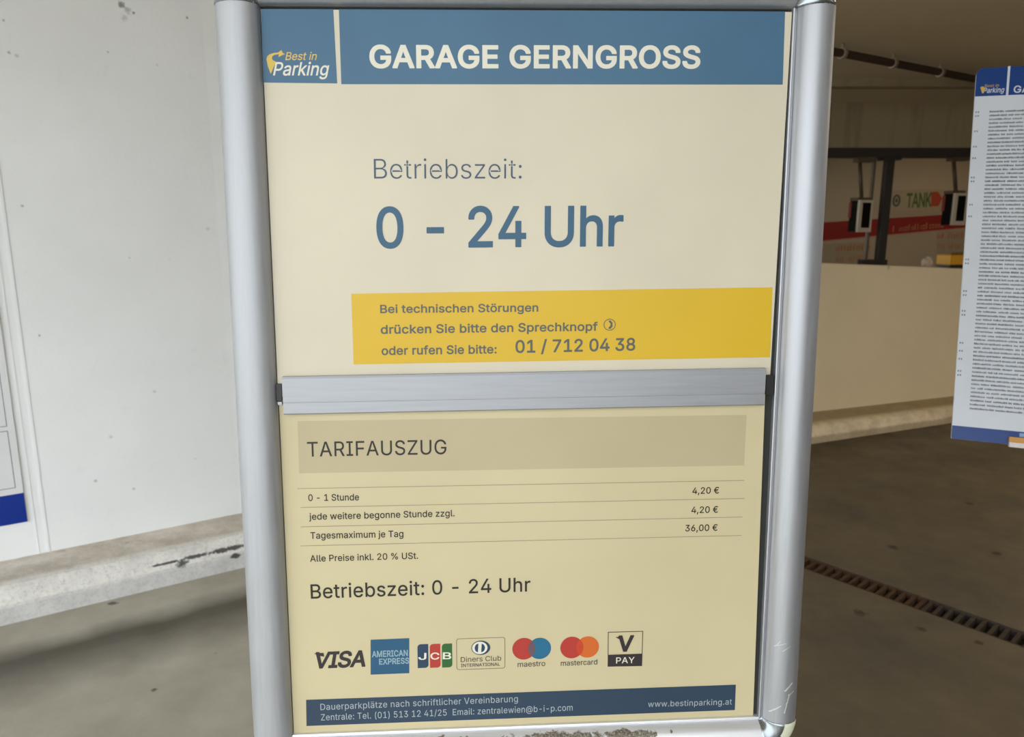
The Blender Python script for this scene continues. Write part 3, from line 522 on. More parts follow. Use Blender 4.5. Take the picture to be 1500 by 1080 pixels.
r'''161,323,129,297,108,258,116,280,100,237,96,187,96,213,96,162,108,117,100,139,116,96,145,66,129,79,161,53],[279,443,290,443,268,443,251,455,259,447,243'''
r''',462,239,483,239,472,239,494,251,512,243,504,259,519,279,523,268,523,290,523,308,512,300,519,316,504,320,483,320,494,320,472,308,455,316,462,300,447],'''
r'''[136,443,147,443,124,443,107,455,115,447,99,462,95,483,95,472,95,494,107,512,99,504,115,519,136,523,124,523,147,523,164,512,156,519,172,504,176,483,17'''
r'''6,494,176,472,164,455,172,462,156,447]]],"\u00fc":[410,[[182,-5,211,-5,157,-5,115,11,134,0,95,21,69,59,80,37,58,80,53,139,53,107,53,219,53,379,53,299,'''
r'''73,379,114,379,93,379,114,301,114,144,114,222,114,114,137,75,121,91,152,58,200,50,173,50,218,50,249,62,235,54,264,70,283,97,275,81,292,112,296,153,296'''
r''',131,296,228,296,379,296,304,316,379,357,379,337,379,357,253,357,0,357,126,337,0,298,0,318,0,298,31,298,92,298,61,301,92,307,92,304,92,295,57,257,17,2'''
r'''79,32,235,2],[277,443,288,443,266,443,248,455,256,447,240,462,236,483,236,472,236,494,248,512,240,504,256,519,277,523,266,523,288,523,305,512,298,519,'''
r'''313,504,317,483,317,494,317,472,305,455,313,462,298,447],[133,443,144,443,122,443,104,455,112,447,97,462,93,483,93,472,93,494,104,512,97,504,112,519,1'''
r'''33,523,122,523,144,523,162,512,154,519,170,504,173,483,173,494,173,472,162,455,170,462,154,447]]],"\u20ac":[464,[[364,329,254,329,356,312,341,279,348,'''
r'''296,233,279,16,279,125,279,22,296,34,329,28,312,144,329],[321,229,225,229,313,213,298,179,305,196,204,179,16,179,110,179,22,196,34,229,28,213,130,229]'''
r''',[423,463,405,481,415,445,398,409,406,427,388,418,366,433,377,426,354,440,329,450,342,446,316,454,288,456,302,456,260,456,213,433,235,448,191,417,161,'''
r'''365,173,395,148,335,141,254,141,298,141,211,161,144,148,174,173,114,213,76,191,91,235,61,288,53,260,53,303,53,329,59,316,55,342,63,365,74,354,68,376,8'''
r'''1,396,96,387,88,405,78,422,43,413,60,404,26,361,6,384,14,338,-3,288,-7,313,-7,247,-7,179,25,211,4,148,46,105,115,123,76,87,154,78,254,78,200,78,308,10'''
r'''5,393,87,354,123,433,179,484,148,463,211,505,288,516,247,516,314,516,361,502,338,511,384,494]]]," ":[188,[]]}'''
)
GL = json.loads(GLYPHS)
import numpy as np
from mathutils.geometry import delaunay_2d_cdt
def _poly(a, steps):
    """a closed bezier outline flattened to a polygon"""
    n = len(a) // 6; out = []
    for k in range(n):
        p = [v / 1000 for v in a[6 * k:6 * k + 6]]; q = [v / 1000 for v in a[6 * ((k + 1) % n):6 * ((k + 1) % n) + 6]]
        dx, dy = q[0] - p[0], q[1] - p[1]; L = math.hypot(dx, dy) + 1e-9
        bend = max(abs((p[4] - p[0]) * dy - (p[5] - p[1]) * dx), abs((q[2] - p[0]) * dy - (q[3] - p[1]) * dx)) / L
        m_ = 1 if bend < 0.0012 else steps
        for i in range(m_):
            t = i / m_; s_ = 1 - t
            out.append((s_ ** 3 * p[0] + 3 * s_ * s_ * t * p[4] + 3 * s_ * t * t * q[2] + t ** 3 * q[0],
                        s_ ** 3 * p[1] + 3 * s_ * s_ * t * p[5] + 3 * s_ * t * t * q[3] + t ** 3 * q[1]))
    return [q for i, q in enumerate(out) if math.dist(q, out[i - 1]) > 1e-4]
_glyphs = {}
def glyph(ch, offset, steps):
    """one letter as clean, non-overlapping triangles; offset > 0 makes it bolder, < 0 lighter"""
    key = (ch, offset, steps)
    if key in _glyphs: return _glyphs[key]
    pts, edges, segs, quads = [], [], [], []
    wd = abs(offset) * 0.7
    for a in GL[ch][1]:
        p = _poly(a, steps); b0 = len(pts); n = len(p)
        pts += p; edges += [(b0 + i, b0 + (i + 1) % n) for i in range(n)]
        segs += [(p[i], p[(i + 1) % n]) for i in range(n)]
    if wd:
        for (x0, y0), (x1, y1) in segs:
            L = math.hypot(x1 - x0, y1 - y0); dx, dy = (x1 - x0) / L * wd, (y1 - y0) / L * wd; e = 0.8 if L > 0.03 else 0.3
            quads.append([(x0 - dx * e - dy, y0 - dy * e + dx), (x0 - dx * e + dy, y0 - dy * e - dx), (x1 + dx * e + dy, y1 + dy * e - dx), (x1 + dx * e - dy, y1 + dy * e + dx)])
        for q in quads:
            b0 = len(pts); pts += q; edges += [(b0 + i, b0 + (i + 1) % 4) for i in range(4)]
    if not pts: return _glyphs.setdefault(key, ([], []))
    r = delaunay_2d_cdt([Vector(p) for p in pts], edges, [], 0, 1e-5)
    V = np.array([(v.x, v.y) for v in r[0]]); T = np.array([f for f in r[2]])
    C = V[T].mean(axis=1)
    A = np.array([s_[0] for s_ in segs]); B = np.array([s_[1] for s_ in segs])
    px, py = C[:, 0][:, None], C[:, 1][:, None]
    cr = (B[:, 0] - A[:, 0]) * (py - A[:, 1]) - (px - A[:, 0]) * (B[:, 1] - A[:, 1])
    wn_no = ((A[:, 1] <= py) & (B[:, 1] > py) & (cr > 0)).sum(1) - ((A[:, 1] > py) & (B[:, 1] <= py) & (cr < 0)).sum(1)
    keep = wn_no != 0
    if wd:
        Q = np.array(quads); inq = np.ones((len(C), len(Q)), bool)
        for i in range(4):
            a, c = Q[:, i], Q[:, (i + 1) % 4]
            inq &= ((c[:, 0] - a[:, 0]) * (py - a[:, 1]) - (px - a[:, 0]) * (c[:, 1] - a[:, 1])) >= -1e-9
        inq = inq.any(1)
        keep = (keep | inq) if offset > 0 else (keep & ~inq)
    T = T[keep]; used, inv = np.unique(T, return_inverse=True)
    return _glyphs.setdefault(key, ([tuple(v) for v in V[used]], [tuple(int(k) for k in f) for f in inv.reshape(T.shape)]))
def text_mesh(s, offset=0.0, track=0.0, slant=0.0, res=3):
    """flat lettering from outline data: returns vertices (2D), faces and the ink box"""
    vs, fs, x = [], [], 0.0
    for ch in s:
        gv, gf = glyph(ch, offset, res)
        b0 = len(vs)
        vs += [(q[0] + x + slant * q[1], q[1]) for q in gv]; fs += [tuple(b0 + k for k in f) for f in gf]
        x += GL[ch][0] / 1000 + track
    return vs, fs, (min(v[0] for v in vs), max(v[0] for v in vs))
CAP = 0.509

class Panel:
    """a flat printed plane in the world: origin, U (right), V (up), N (to the viewer)"""
    def __init__(s, o, U, V): s.o, s.U, s.V = Vector(o), Vector(U), Vector(V); s.N = s.U.cross(s.V).normalized()
    def at(s, u, v, w=0.0): return s.o + s.U * u + s.V * v + s.N * w
    def uv(s, x, y, w=0.0):
        p = hit(x, y, s.o + s.N * w, s.N) - s.o - s.N * w
        a, b, c = s.U.dot(s.U), s.U.dot(s.V), s.V.dot(s.V)
        d, e = p.dot(s.U), p.dot(s.V); k = a * c - b * b
        return ((c * d - b * e) / k, (a * e - b * d) / k)
    def poly(s, mb, uvs, mat, layer=1, step=0.00015):
        mb.add([s.at(u, v, layer * step) for u, v in uvs], [tuple(range(len(uvs)))], mat)
    def quad(s, mb, px, mat, layer=1):
        s.poly(mb, [s.uv(*q) for q in px], mat, layer)
    def strip(s, mb, uvs, width, mat, layer=1, closed=False):
        n = len(uvs)
        for k in range(n if closed else n - 1):
            a, b = Vector(uvs[k]), Vector(uvs[(k + 1) % n])
            d = (b - a).normalized(); q = Vector((-d.y, d.x)) * width / 2; e = d * width * 0.4
            s.poly(mb, [a - q - e, b - q + e, b + q + e, a + q - e], mat, layer)
    def ell(s, mb, c, rx, ry, mat, layer=1, a0=0, a1=2 * math.pi, n=36):
        s.poly(mb, [(c[0] + rx * math.cos(a0 + (a1 - a0) * k / n), c[1] + ry * math.sin(a0 + (a1 - a0) * k / n)) for k in range(n)], mat, layer)
    def ring(s, mb, c, rx, ry, wd, mat, layer=1, n=36):
        for k in range(n):
            a, b = 2 * math.pi * k / n, 2 * math.pi * (k + 1) / n
            s.poly(mb, [(c[0] + q * math.cos(t), c[1] + q2 * math.sin(t)) for q, q2, t in
                        ((rx, ry, a), (rx, ry, b), (rx - wd, ry - wd, b), (rx - wd, ry - wd, a))], mat, layer)
    def text(s, mb, txt, x0, y0, x1, y1, cap, mat, layer=2, offset=0.0, track=0.0, slant=0.0, res=3):
        a, b = Vector(s.uv(x0, y0)), Vector(s.uv(x1, y1))
        h = s.uv(x0, y0 - cap)[1] - a.y
        vs, fs, (m0, m1) = text_mesh(txt, offset, track, slant, res)
        d = (b - a); L = d.length; d.normalize(); q = Vector((-d.y, d.x))
        sx = L / (m1 - m0); sy = h / CAP
        pts = [a + d * (v[0] - m0) * sx + q * v[1] * sy for v in vs]
        mb.add([s.at(p.x, p.y, layer * 0.00015) for p in pts], fs, mat)

# ------------------------------------------------------------------ THE SETTING
# floor, with a channel cut for the drain grates
dA, dB = onz(1176, 812.5, 0), onz(1500, 925.5, 0)
eA, eB = onz(1176, 833, 0), onz(1500, 949, 0)
ddir = ((dB - dA).normalized() + (eB - eA).normalized()).normalized()
dnor = Vector((0, 0, 1)).cross(ddir)                 # away from the camera
if dnor.dot(Vector((0, 1, 0))) < 0: dnor = -dnor
mid = (dA + dB + eA + eB) / 4
hw = (abs((dA - mid).dot(dnor)) + abs((dB - mid).dot(dnor)) + abs((eA - mid).dot(dnor)) + abs((eB - mid).dot(dnor))) / 4
CH_A, CH_B = -1.55, 1.75                             # ends of the channel along ddir
def dp(a, b, z=0.0): p = mid + ddir * a + dnor * b; return Vector((p.x, p.y, z))

# polyline of the wall: foot of the curb and foot of the wall above it
curb_f = [onz(0, 918, 0), onz(352, 833, 0), onz(1187, 651, 0), onz(1393, 620, 0)]
curb_h = [0.150, 0.148, 0.118, 0.112]
wall_b = [onz(0, 823, 0.15), onz(352, 752, 0.148), onz(1187, 604, 0.118), onz(1393, 581, 0.112)]
def ext(a, b, t): return b + (b - a) * t
curb_f = [ext(curb_f[1], curb_f[0], 5.0)] + curb_f + [ext(curb_f[2], curb_f[3], 2.6)]
wall_b = [ext(wall_b[1], wall_b[0], 5.0)] + wall_b + [ext(wall_b[2], wall_b[3], 2.6)]
curb_h = [0.15] + curb_h + [0.11]
for p in wall_b + curb_f: p.z = 0

# floor material
m, nt, bs = newmat('garage_concrete'); P = pos(nt)
big = noise(nt, P, 0.9, 4, 0.55); mid_n = noise(nt, P, 5, 5, 0.65); fin = noise(nt, P, 55, 5, 0.7)
col = ramp(nt, big, [(0.3, srgb((168, 164, 150))), (0.7, srgb((192, 189, 176)))])
col = mix(nt, math_(nt, 'MULTIPLY', ramp(nt, mid_n, [(0.35, grey(0)), (0.75, grey(1))]), 0.4), col, srgb((128, 119, 100)))
col = mix(nt, math_(nt, 'MULTIPLY', ramp(nt, fin, [(0.3, grey(0)), (0.7, grey(1))]), 0.25), col, srgb((168, 162, 146)))
# tyre-darkened lane that runs along the curb
a0, a1 = curb_f[1], curb_f[2]
tn = (a1 - a0).normalized(); nn = Vector((tn.y, -tn.x, 0))
dt = node(nt, 'ShaderNodeVectorMath', operation='DOT_PRODUCT'); nt.links.new(P, dt.inputs[0]); dt.inputs[1].default_value = nn
dist = math_(nt, 'SUBTRACT', dt.outputs['Value'], a0.dot(nn))
dist = math_(nt, 'ADD', dist, math_(nt, 'MULTIPLY', math_(nt, 'SUBTRACT', noise(nt, P, 2.2, 3), 0.5), 0.16))
LANE = dist
band = ramp(nt, math_(nt, 'MULTIPLY', dist, 1.0), [(0.16, grey(0)), (0.30, grey(1)), (0.36, grey(0.95)), (0.62, grey(0))])
LANE_COL = col
col = mix(nt, math_(nt, 'MULTIPLY', band, 0.92), col, srgb((78, 72, 62)))
# mottled brown further in; the garage's dimmer light is put into this darker tint
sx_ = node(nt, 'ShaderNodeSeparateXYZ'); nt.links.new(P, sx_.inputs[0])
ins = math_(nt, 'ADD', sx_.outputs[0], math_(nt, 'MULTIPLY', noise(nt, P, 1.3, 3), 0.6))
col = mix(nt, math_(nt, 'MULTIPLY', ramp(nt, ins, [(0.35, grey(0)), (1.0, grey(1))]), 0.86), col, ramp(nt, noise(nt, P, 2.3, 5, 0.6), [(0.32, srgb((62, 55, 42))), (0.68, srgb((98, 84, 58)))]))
# oil spots and dark specks
vor = node(nt, 'ShaderNodeTexVoronoi'); vor.inputs['Scale'].default_value = 3.2; nt.links.new(P, vor.inputs['Vector'])
sd = math_(nt, 'ADD', vor.outputs['Distance'], math_(nt, 'MULTIPLY', noise(nt, P, 40, 3), 0.06))
col = mix(nt, math_(nt, 'MULTIPLY', ramp(nt, sd, [(0.035, grey(1)), (0.06, grey(0))]), 0.5), col, srgb((44, 38, 30)))
for (x, y, r) in ((226, 1011, .012), (1350, 922, .022), (1420, 738, .03), (1308, 802, .03), (1460, 811, .03), (1260, 898, .03), (1434, 942, .02), (165, 884, .022)):
    q = onz(x, y, 0)
    col = mix(nt, math_(nt, 'MULTIPLY', spot(nt, P, q, r, 0.4, noise(nt, P, 60, 3)), 0.75), col, srgb((46, 40, 32)))
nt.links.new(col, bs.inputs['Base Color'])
nt.links.new(ramp(nt, mid_n, [(0.3, grey(0.55)), (0.7, grey(0.8))]), bs.inputs['Roughness'])
bump(nt, bs, fin, 0.25, 0.003)
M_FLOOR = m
fb = MB()
W_ = 13
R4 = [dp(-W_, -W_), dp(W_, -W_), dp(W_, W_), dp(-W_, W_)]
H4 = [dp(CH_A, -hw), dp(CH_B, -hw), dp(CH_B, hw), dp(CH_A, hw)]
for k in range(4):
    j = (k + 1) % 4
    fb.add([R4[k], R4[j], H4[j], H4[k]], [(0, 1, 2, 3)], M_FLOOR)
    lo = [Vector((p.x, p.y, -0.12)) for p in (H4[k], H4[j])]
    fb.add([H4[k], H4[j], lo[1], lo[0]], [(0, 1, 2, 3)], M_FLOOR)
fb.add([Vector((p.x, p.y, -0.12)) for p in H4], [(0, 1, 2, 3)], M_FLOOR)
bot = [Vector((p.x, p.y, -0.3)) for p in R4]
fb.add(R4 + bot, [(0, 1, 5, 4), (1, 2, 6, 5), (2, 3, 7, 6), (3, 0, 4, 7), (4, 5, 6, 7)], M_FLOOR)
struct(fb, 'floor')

# white wall material with specks
CEIL = 2.66
def wallmat(name, rgb, specks, rough=0.7, dirt=0.35, drip=False):
    m, nt, bs = newmat(name); P = pos(nt); c = srgb(rgb)
    a = noise(nt, P, 1.6, 4); b = noise(nt, P, 14, 5, 0.7); fn = noise(nt, P, 90, 4, 0.7)
    col = ramp(nt, a, [(0.3, tuple(k * 0.95 for k in c[:3])), (0.7, tuple(min(1, k * 1.03) for k in c[:3]))])
    col = mix(nt, math_(nt, 'MULTIPLY', ramp(nt, b, [(0.62, grey(0)), (0.8, grey(1))]), dirt), col, tuple(k * 0.72 for k in c[:3]) + (1,))
    if drip:
        mp = node(nt, 'ShaderNodeMapping'); mp.inputs['Scale'].default_value = (9, 9, 0.8); nt.links.new(P, mp.inputs['Vector'])
        dr = noise(nt, mp.outputs[0], 1.0, 4)
        col = mix(nt, math_(nt, 'MULTIPLY', ramp(nt, dr, [(0.52, grey(0)), (0.68, grey(1))]), 0.45), col, tuple(k * 0.45 for k in c[:3]) + (1,))
    wv = noise(nt, P, 60, 4, 0.7)
    for p, r, k in specks:
        col = mix(nt, math_(nt, 'MULTIPLY', spot(nt, P, p, r * 0.85, 0.3, wv), k * 0.8), col, srgb((62, 60, 54)))
    nt.links.new(col, bs.inputs['Base Color'])
    bs.inputs['Roughness'].default_value = rough
    bump(nt, bs, math_(nt, 'ADD', b, math_(nt, 'MULTIPLY', fn, 0.4)), 0.22, 0.006)
    return m
wn_ = (wall_b[2] - wall_b[1]).normalized(); wnor = Vector((wn_.y, -wn_.x, 0))
def onwall(x, y): return hit(x, y, wall_b[1], wnor)
specks = [(onwall(178, 8), .020, .9), (onwall(186, 15), .022, .5), (onwall(196, 19), .008, .9), (onwall(182, 26), .02, .3), (onwall(274, 26), .007, .95),
          (onwall(5, 30), .006, .6), (onwall(13, 77), .009, .6), (onwall(25, 82), .010, .35), (onwall(158, 76), .008, .5), (onwall(230, 95), .008, .25),
          (onwall(33, 302), .008, .6), (onwall(58, 492), .008, .6), (onwall(190, 378), .007, .4), (onwall(305, 335), .012, .25), (onwall(140, 705), .009, .5),
          (onwall(196, 716), .009, .45), (onwall(163, 640), .012, .3), (onwall(286, 672), .006, .5), (onwall(226, 574), .012, .3), (onwall(248, 380), .006, .3)]
M_WALL = wallmat('white_painted_concrete', (238, 241, 242), specks)
WE = wall_b[2] + (wall_b[3] - wall_b[2]) * 0.42      # the tall wall ends here, behind the notice frame
def slab(mb, pts, z0s, z1s, thick, mat):
    """a wall along a polyline, front face on the polyline, body behind it"""
    n = len(pts)
    nr = []
    for k in range(n):
        a = pts[max(k - 1, 0)]; b = pts[min(k + 1, n - 1)]
        t = (b - a).normalized(); nr.append(Vector((-t.y, t.x, 0)))
    ring = lambda k: [Vector((pts[k].x, pts[k].y, z0s[k])), Vector((pts[k].x, pts[k].y, z1s[k])),
                      Vector((pts[k].x + nr[k].x * thick, pts[k].y + nr[k].y * thick, z1s[k])), Vector((pts[k].x + nr[k].x * thick, pts[k].y + nr[k].y * thick, z0s[k]))]
    for k in range(n - 1):
        A, B = ring(k), ring(k + 1)
        fs = [(0, 1, 5, 4), (1, 2, 6, 5), (2, 3, 7, 6), (3, 0, 4, 7)]
        if k == 0: fs.append((3, 2, 1, 0))
        if k == n - 2: fs.append((4, 5, 6, 7))
        mb.add(A + B, fs, mat)
wb = MB()
slab(wb, [wall_b[0], wall_b[1], wall_b[2], WE], [0] * 4, [CEIL] * 4, 0.2, M_WALL)
struct(wb, 'wall_left')
# low parapet wall
M_PAR = wallmat('cream_parapet_paint', (228, 214, 182), [(hit(1302, 392, wall_b[3], Vector(((wall_b[4] - wall_b[3]).y, -(wall_b[4] - wall_b[3]).x, 0)).normalized()), .03, .4)], dirt=0.25)
tn2 = (wall_b[4] - wall_b[3]).normalized(); pn = Vector((tn2.y, -tn2.x, 0))
z1, z2 = hit(1205, 385.5, wall_b[3], pn), hit(1408, 393.5, wall_b[3], pn)
def parz(p):
    t = ((p - z1).dot(tn2)) / ((z2 - z1).dot(tn2)); return z1.z + (z2.z - z1.z) * t
pb = MB()
pp = [WE + Vector((0, 0, 0)), wall_b[3], wall_b[4], wall_b[5]]
slab(pb, pp, [0] * 4, [parz(p) for p in pp], 0.16, M_PAR)
struct(pb, 'wall_middle', bevel=0.008)

# curb: rounded, chipped, with a dark scuff
m, nt, bs = newmat('chipped_white_curb'); P = pos(nt)
b = noise(nt, P, 9, 5, 0.7); fn = noise(nt, P, 70, 5, 0.75)
uvn = node(nt, 'ShaderNodeUVMap'); sepuv = node(nt, 'ShaderNodeSeparateXYZ'); nt.links.new(uvn.outputs[0], sepuv.inputs[0])
U_, V_ = sepuv.outputs[0], sepuv.outputs[1]
col = ramp(nt, b, [(0.3, srgb((214, 213, 208))), (0.6, srgb((238, 237, 232)))])
col = mix(nt, math_(nt, 'MULTIPLY', ramp(nt, fn, [(0.50, grey(0)), (0.66, grey(1))]), 0.35), col, srgb((150, 146, 136)))
topm = ramp(nt, math_(nt, 'ADD', V_, math_(nt, 'MULTIPLY', math_(nt, 'SUBTRACT', b, 0.5), 0.12)), [(0.52, grey(0)), (0.60, grey(1))])
topc = ramp(nt, noise(nt, P, 6, 5, 0.7), [(0.35, srgb((192, 183, 168))), (0.65, srgb((228, 222, 210)))])
col = mix(nt, topm, col, topc)
rust = ramp(nt, noise(nt, P, 11, 4, 0.6), [(0.66, grey(0)), (0.74, grey(1))])
col = mix(nt, math_(nt, 'MULTIPLY', math_(nt, 'MULTIPLY', rust, topm), 0.5), col, srgb((128, 96, 74)))
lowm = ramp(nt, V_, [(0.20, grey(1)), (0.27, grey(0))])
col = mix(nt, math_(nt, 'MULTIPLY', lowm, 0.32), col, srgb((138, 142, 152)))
for (x, y, r, sx) in ((335, 806, .013, .12), (290, 816, .011, .12), (268, 826, .020, .6), (345, 815, .012, .5), (245, 827, .007, .09)):
    q = hit(x, y, curb_f[1], nn)
    fine_w = noise(nt, P, 38, 5, 0.8)
    col = mix(nt, math_(nt, 'MULTIPLY', spot(nt, P, q, r, 0.5, fine_w, (sx, sx, 1)), 0.9), col, srgb((40, 40, 40)))
nt.links.new(col, bs.inputs['Base Color']); bs.inputs['Roughness'].default_value = 0.75
bump(nt, bs, math_(nt, 'ADD', b, math_(nt, 'MULTIPLY', fn, 0.6)), 0.5, 0.012)
M_CURB = m
m2, nt, bs = newmat('beige_curb'); P = pos(nt); b = noise(nt, P, 8, 5, 0.7)
col = ramp(nt, b, [(0.35, srgb((196, 182, 152))), (0.6, srgb((232, 218, 190)))])
uvn = node(nt, 'ShaderNodeUVMap'); sv_ = node(nt, 'ShaderNodeSeparateXYZ'); nt.links.new(uvn.outputs[0], sv_.inputs[0])
jit = math_(nt, 'ADD', sv_.outputs[1], math_(nt, 'MULTIPLY', math_(nt, 'SUBTRACT', b, 0.5), 0.1))
col = mix(nt, math_(nt, 'MULTIPLY', ramp(nt, jit, [(0.55, grey(0)), (0.68, grey(1))]), 0.75), col, srgb((140, 122, 88)))  # darker top: the shadow line along the wall base is put into the colour
col = mix(nt, math_(nt, 'MULTIPLY', ramp(nt, jit, [(0.16, grey(1)), (0.24, grey(0))]), 0.55), col, srgb((150, 134, 106)))
dr = ramp(nt, noise(nt, P, 16, 4, 0.7), [(0.62, grey(0)), (0.7, grey(1))])
nt.links.new(mix(nt, math_(nt, 'MULTIPLY', dr, 0.5), col, srgb((92, 78, 60))), bs.inputs['Base Color'])
bs.inputs['Roughness'].default_value = 0.8; bump(nt, bs, b, 0.4, 0.01); M_CURB2 = m2
def curb(a, b_, name, mat, sub_n=10):
    cb = MB(); uv = []
    prof = [(0.0, 0.0, 0.0), (0.0, 0.45, 0.22), (0.03, 0.5, 0.25), (0.06, 0.86, 0.42), (0.12, 0.96, 0.5), (0.22, 1.0, 0.56), (1.0, 1.0, 1.0), (1.35, 1.0, 1.1), (1.35, 0.0, 1.2)]
    rings = []; dist_ = 0
    idx = [(k, t / sub_n) for k in range(a, b_) for t in range(sub_n)] + [(b_, 0)]
    rnd = random.Random(3)
    for k, t in idx:
        k2 = min(k + 1, b_)
        f_ = curb_f[k].lerp(curb_f[k2], t); w_ = wall_b[k].lerp(wall_b[k2], t); h_ = curb_h[k] * (1 - t) + curb_h[k2] * t
        rg = []
        for (r, z, v) in prof:
            p = f_.lerp(w_, r); j = 0.003 * (rnd.random() - 0.5) if 0 < z < 1 else 0
            rg.append(Vector((p.x + j, p.y + j, h_ * z + j)))
            uv.append((dist_, v))
        rings.append(rg); dist_ += 0.1
    n = len(prof)
    vs = [p for r in rings for p in r]; fs = []
    for i in range(len(rings) - 1):
        for k in range(n):
            j = (k + 1) % n
            fs.append((i * n + k, i * n + j, (i + 1) * n + j, (i + 1) * n + k))
    fs.append(tuple(range(n))); fs.append(tuple((len(rings) - 1) * n + k for k in range(n))[::-1])
    cb.add(vs, fs, mat); cb.uv = uv
    o = cb.build(name, fix=False); o['kind'] = 'structure'
    bm = bmesh.new(); bm.from_mesh(o.data); bmesh.ops.recalc_face_normals(bm, faces=bm.faces); bm.to_mesh(o.data); bm.free()
    return o
# split half way behind the frame
MID = curb_f[2].lerp(curb_f[3], 0.42); 
curb_f.insert(3, MID); wall_b.insert(3, wall_b[2].lerp(wall_b[3], 0.42)); curb_h.insert(3, 0.135)
curb(0, 3, 'trim_1', M_CURB, 12)
curb(3, 6, 'trim_2', M_CURB2, 12)
# the seam strip down the left wall
tb = MB()
q0 = onwall(70, 795); q0.z = 0.15
for dx, wd, th in ((0, 0.010, 0.003), (-0.035, 0.005, 0.002)):
    c0 = q0 + wn_ * dx
    lo = [c0 - wn_ * wd / 2, c0 + wn_ * wd / 2, c0 + wn_ * wd / 2 + wnor * th, c0 - wn_ * wd / 2 + wnor * th]
    tb.hexa(lo, [Vector((p.x, p.y, CEIL)) for p in lo], M_WALL)
struct(tb, 'trim_3')

# ceiling, far wall, side wall, beams
M_CEIL = wallmat('dim_ceiling_concrete', (200, 184, 154), [], dirt=0.2)
M_BEAM = wallmat('stained_beam_concrete', (146, 130, 100), [], dirt=0.3, drip=True)
M_FAR = wallmat('far_wall_paint', (176, 160, 134), [], dirt=0.15)
CEIL_Y0 = -1.0
cb = MB()
cb.box((1.0, (CEIL_Y0 + 14) / 2, CEIL + 0.15), (22, 14 - CEIL_Y0, 0.3), M_CEIL)
struct(cb, 'ceiling')
BY = 7.3
zb = ony(1300, 217, BY).z
bb = MB()
bb.box((4.0, BY + 0.15, (zb + CEIL) / 2), (11, 0.3, CEIL - zb), M_BEAM)
# shallow rib under the ceiling, nearer
bb2 = MB(); bb2.box((4.0, 6.2, CEIL - 0.03), (11, 0.12, 0.06), M_BEAM)
struct(bb, 'trim_4'); struct(bb2, 'trim_5')
FY = 9.6
fw = MB(); fw.box((4, FY + 0.15, CEIL / 2), (12, 0.3, CEIL), M_FAR); struct(fw, 'wall_far')
rw = MB(); rw.box((9.2, 4.6, CEIL / 2), (0.3, 10.2, CEIL), M_FAR); struct(rw, 'wall_right')
kw = MB(); kw.box((5.1, -1.4, CEIL / 2), (8.5, 0.3, CEIL), M_FAR); struct(kw, 'wall_light_block')  # added out of view to keep daylight off the right side
# a dark rail under the beam
db = MB(); M_DARK = simple('dark_brown_steel', (38, 30, 24), 0.6)
db.box((4.0, BY + 0.02, zb - 0.045), (11, 0.1, 0.09), M_DARK)
struct(db, 'trim_6')

# ------------------------------------------------------------------ THE NOTICE FRAME IN FRONT
PO = Vector((0.02029, 0.81391, 1.31355)); UU = Vector((0.9989, 0.0468, 0.0081)); NNr = Vector((-0.0462, 0.9973, -0.0572)); VV = Vector((-0.0108, 0.0568, 0.9983))
VV = VV + UU * 0.0103
PN = Panel(PO, UU, VV)
Wf, Hf = 0.574, 0.83497
root = thing('parking_sign', 'large silver snap frame holding two stacked cream parking notices under a blue heading', 'sign', (PO.x, PO.y + 0.05, 0))
# rails
PROF = [(0.0, -0.010), (0.0, 0.0022), (0.0012, 0.003), (0.0022, 0.0026), (0.0026, 0.0008), (0.0042, 0.0008), (0.0048, 0.0036)]
DOME = [(0.0258 - 0.0205 * math.cos(math.radians(t)), 0.0005 + 0.0175 * math.sin(math.radians(t))) for t in range(14, 181, 11)]
DOME += [(0.0460, -0.0060), (0.0445, -0.0120), (0.040, -0.0150), (0.0, -0.0150)]
PROF += DOME
PLAIN = [(0.0, -0.010), (0.0, -0.004), (0.0, -0.0015), (0.0, 0.0), (0.0002, 0.0010), (0.0005, 0.0022), (0.0009, 0.0034)]
PLAIN += [(0.0229 - 0.0229 * math.cos(math.radians(t)), 0.0005 + 0.0165 * math.sin(math.radians(t))) for t in range(14, 181, 11)] + DOME[-4:]
PROF_OF = [PROF, PROF, PLAIN, PLAIN]
cors = [(-Wf / 2, -Hf / 2), (Wf / 2, -Hf / 2), (Wf / 2, Hf / 2), (-Wf / 2, Hf / 2)]
outs = [(0, -1), (1, 0), (0, 1), (-1, 0)]
def rail(k, mat):
    PROF = PROF_OF[k]
    a, b = cors[k], cors[(k + 1) % 4]; o = outs[k]; mb = MB(); vs = []
    for e in (a, b):
        for r, h in PROF: vs.append(PN.at(e[0] + o[0] * r, e[1] + o[1] * r, h))
    n = len(PROF)
    mb.add(vs, [(i, (i + 1) % n, n + (i + 1) % n, n + i) for i in range(n)], mat, True)
    mb.add(vs[:n], [tuple(range(n))], mat); mb.add(vs[n:], [tuple(range(n))[::-1]], mat)
    ob = sub(mb, 'rail', root, root, fix=False)
    bm = bmesh.new(); bm.from_mesh(ob.data); bmesh.ops.remove_doubles(bm, verts=bm.verts, dist=1e-6); bmesh.ops.recalc_face_normals(bm, faces=bm.faces)
    for e in bm.edges:
        if len(e.link_faces) == 2 and e.calc_face_angle(0) > math.radians(38): e.smooth = False
    bm.to_mesh(ob.data); bm.free()
    return ob
rail_dirt(nth, bsh, colh, [(PN.at(-0.09, -Hf / 2 - 0.0175, 0.015), 0.0100, (0.10, .3, 1)), (PN.at(0.05, -Hf / 2 - 0.0135, 0.013), 0.0075, (0.09, .3, 1)),
                           (PN.at(0.12, -Hf / 2 - 0.0105, 0.012), 0.0040, (0.10, .3, 1)), (PN.at(0.175, -Hf / 2 - 0.009, .012), .0016, (1, .3, 1))])
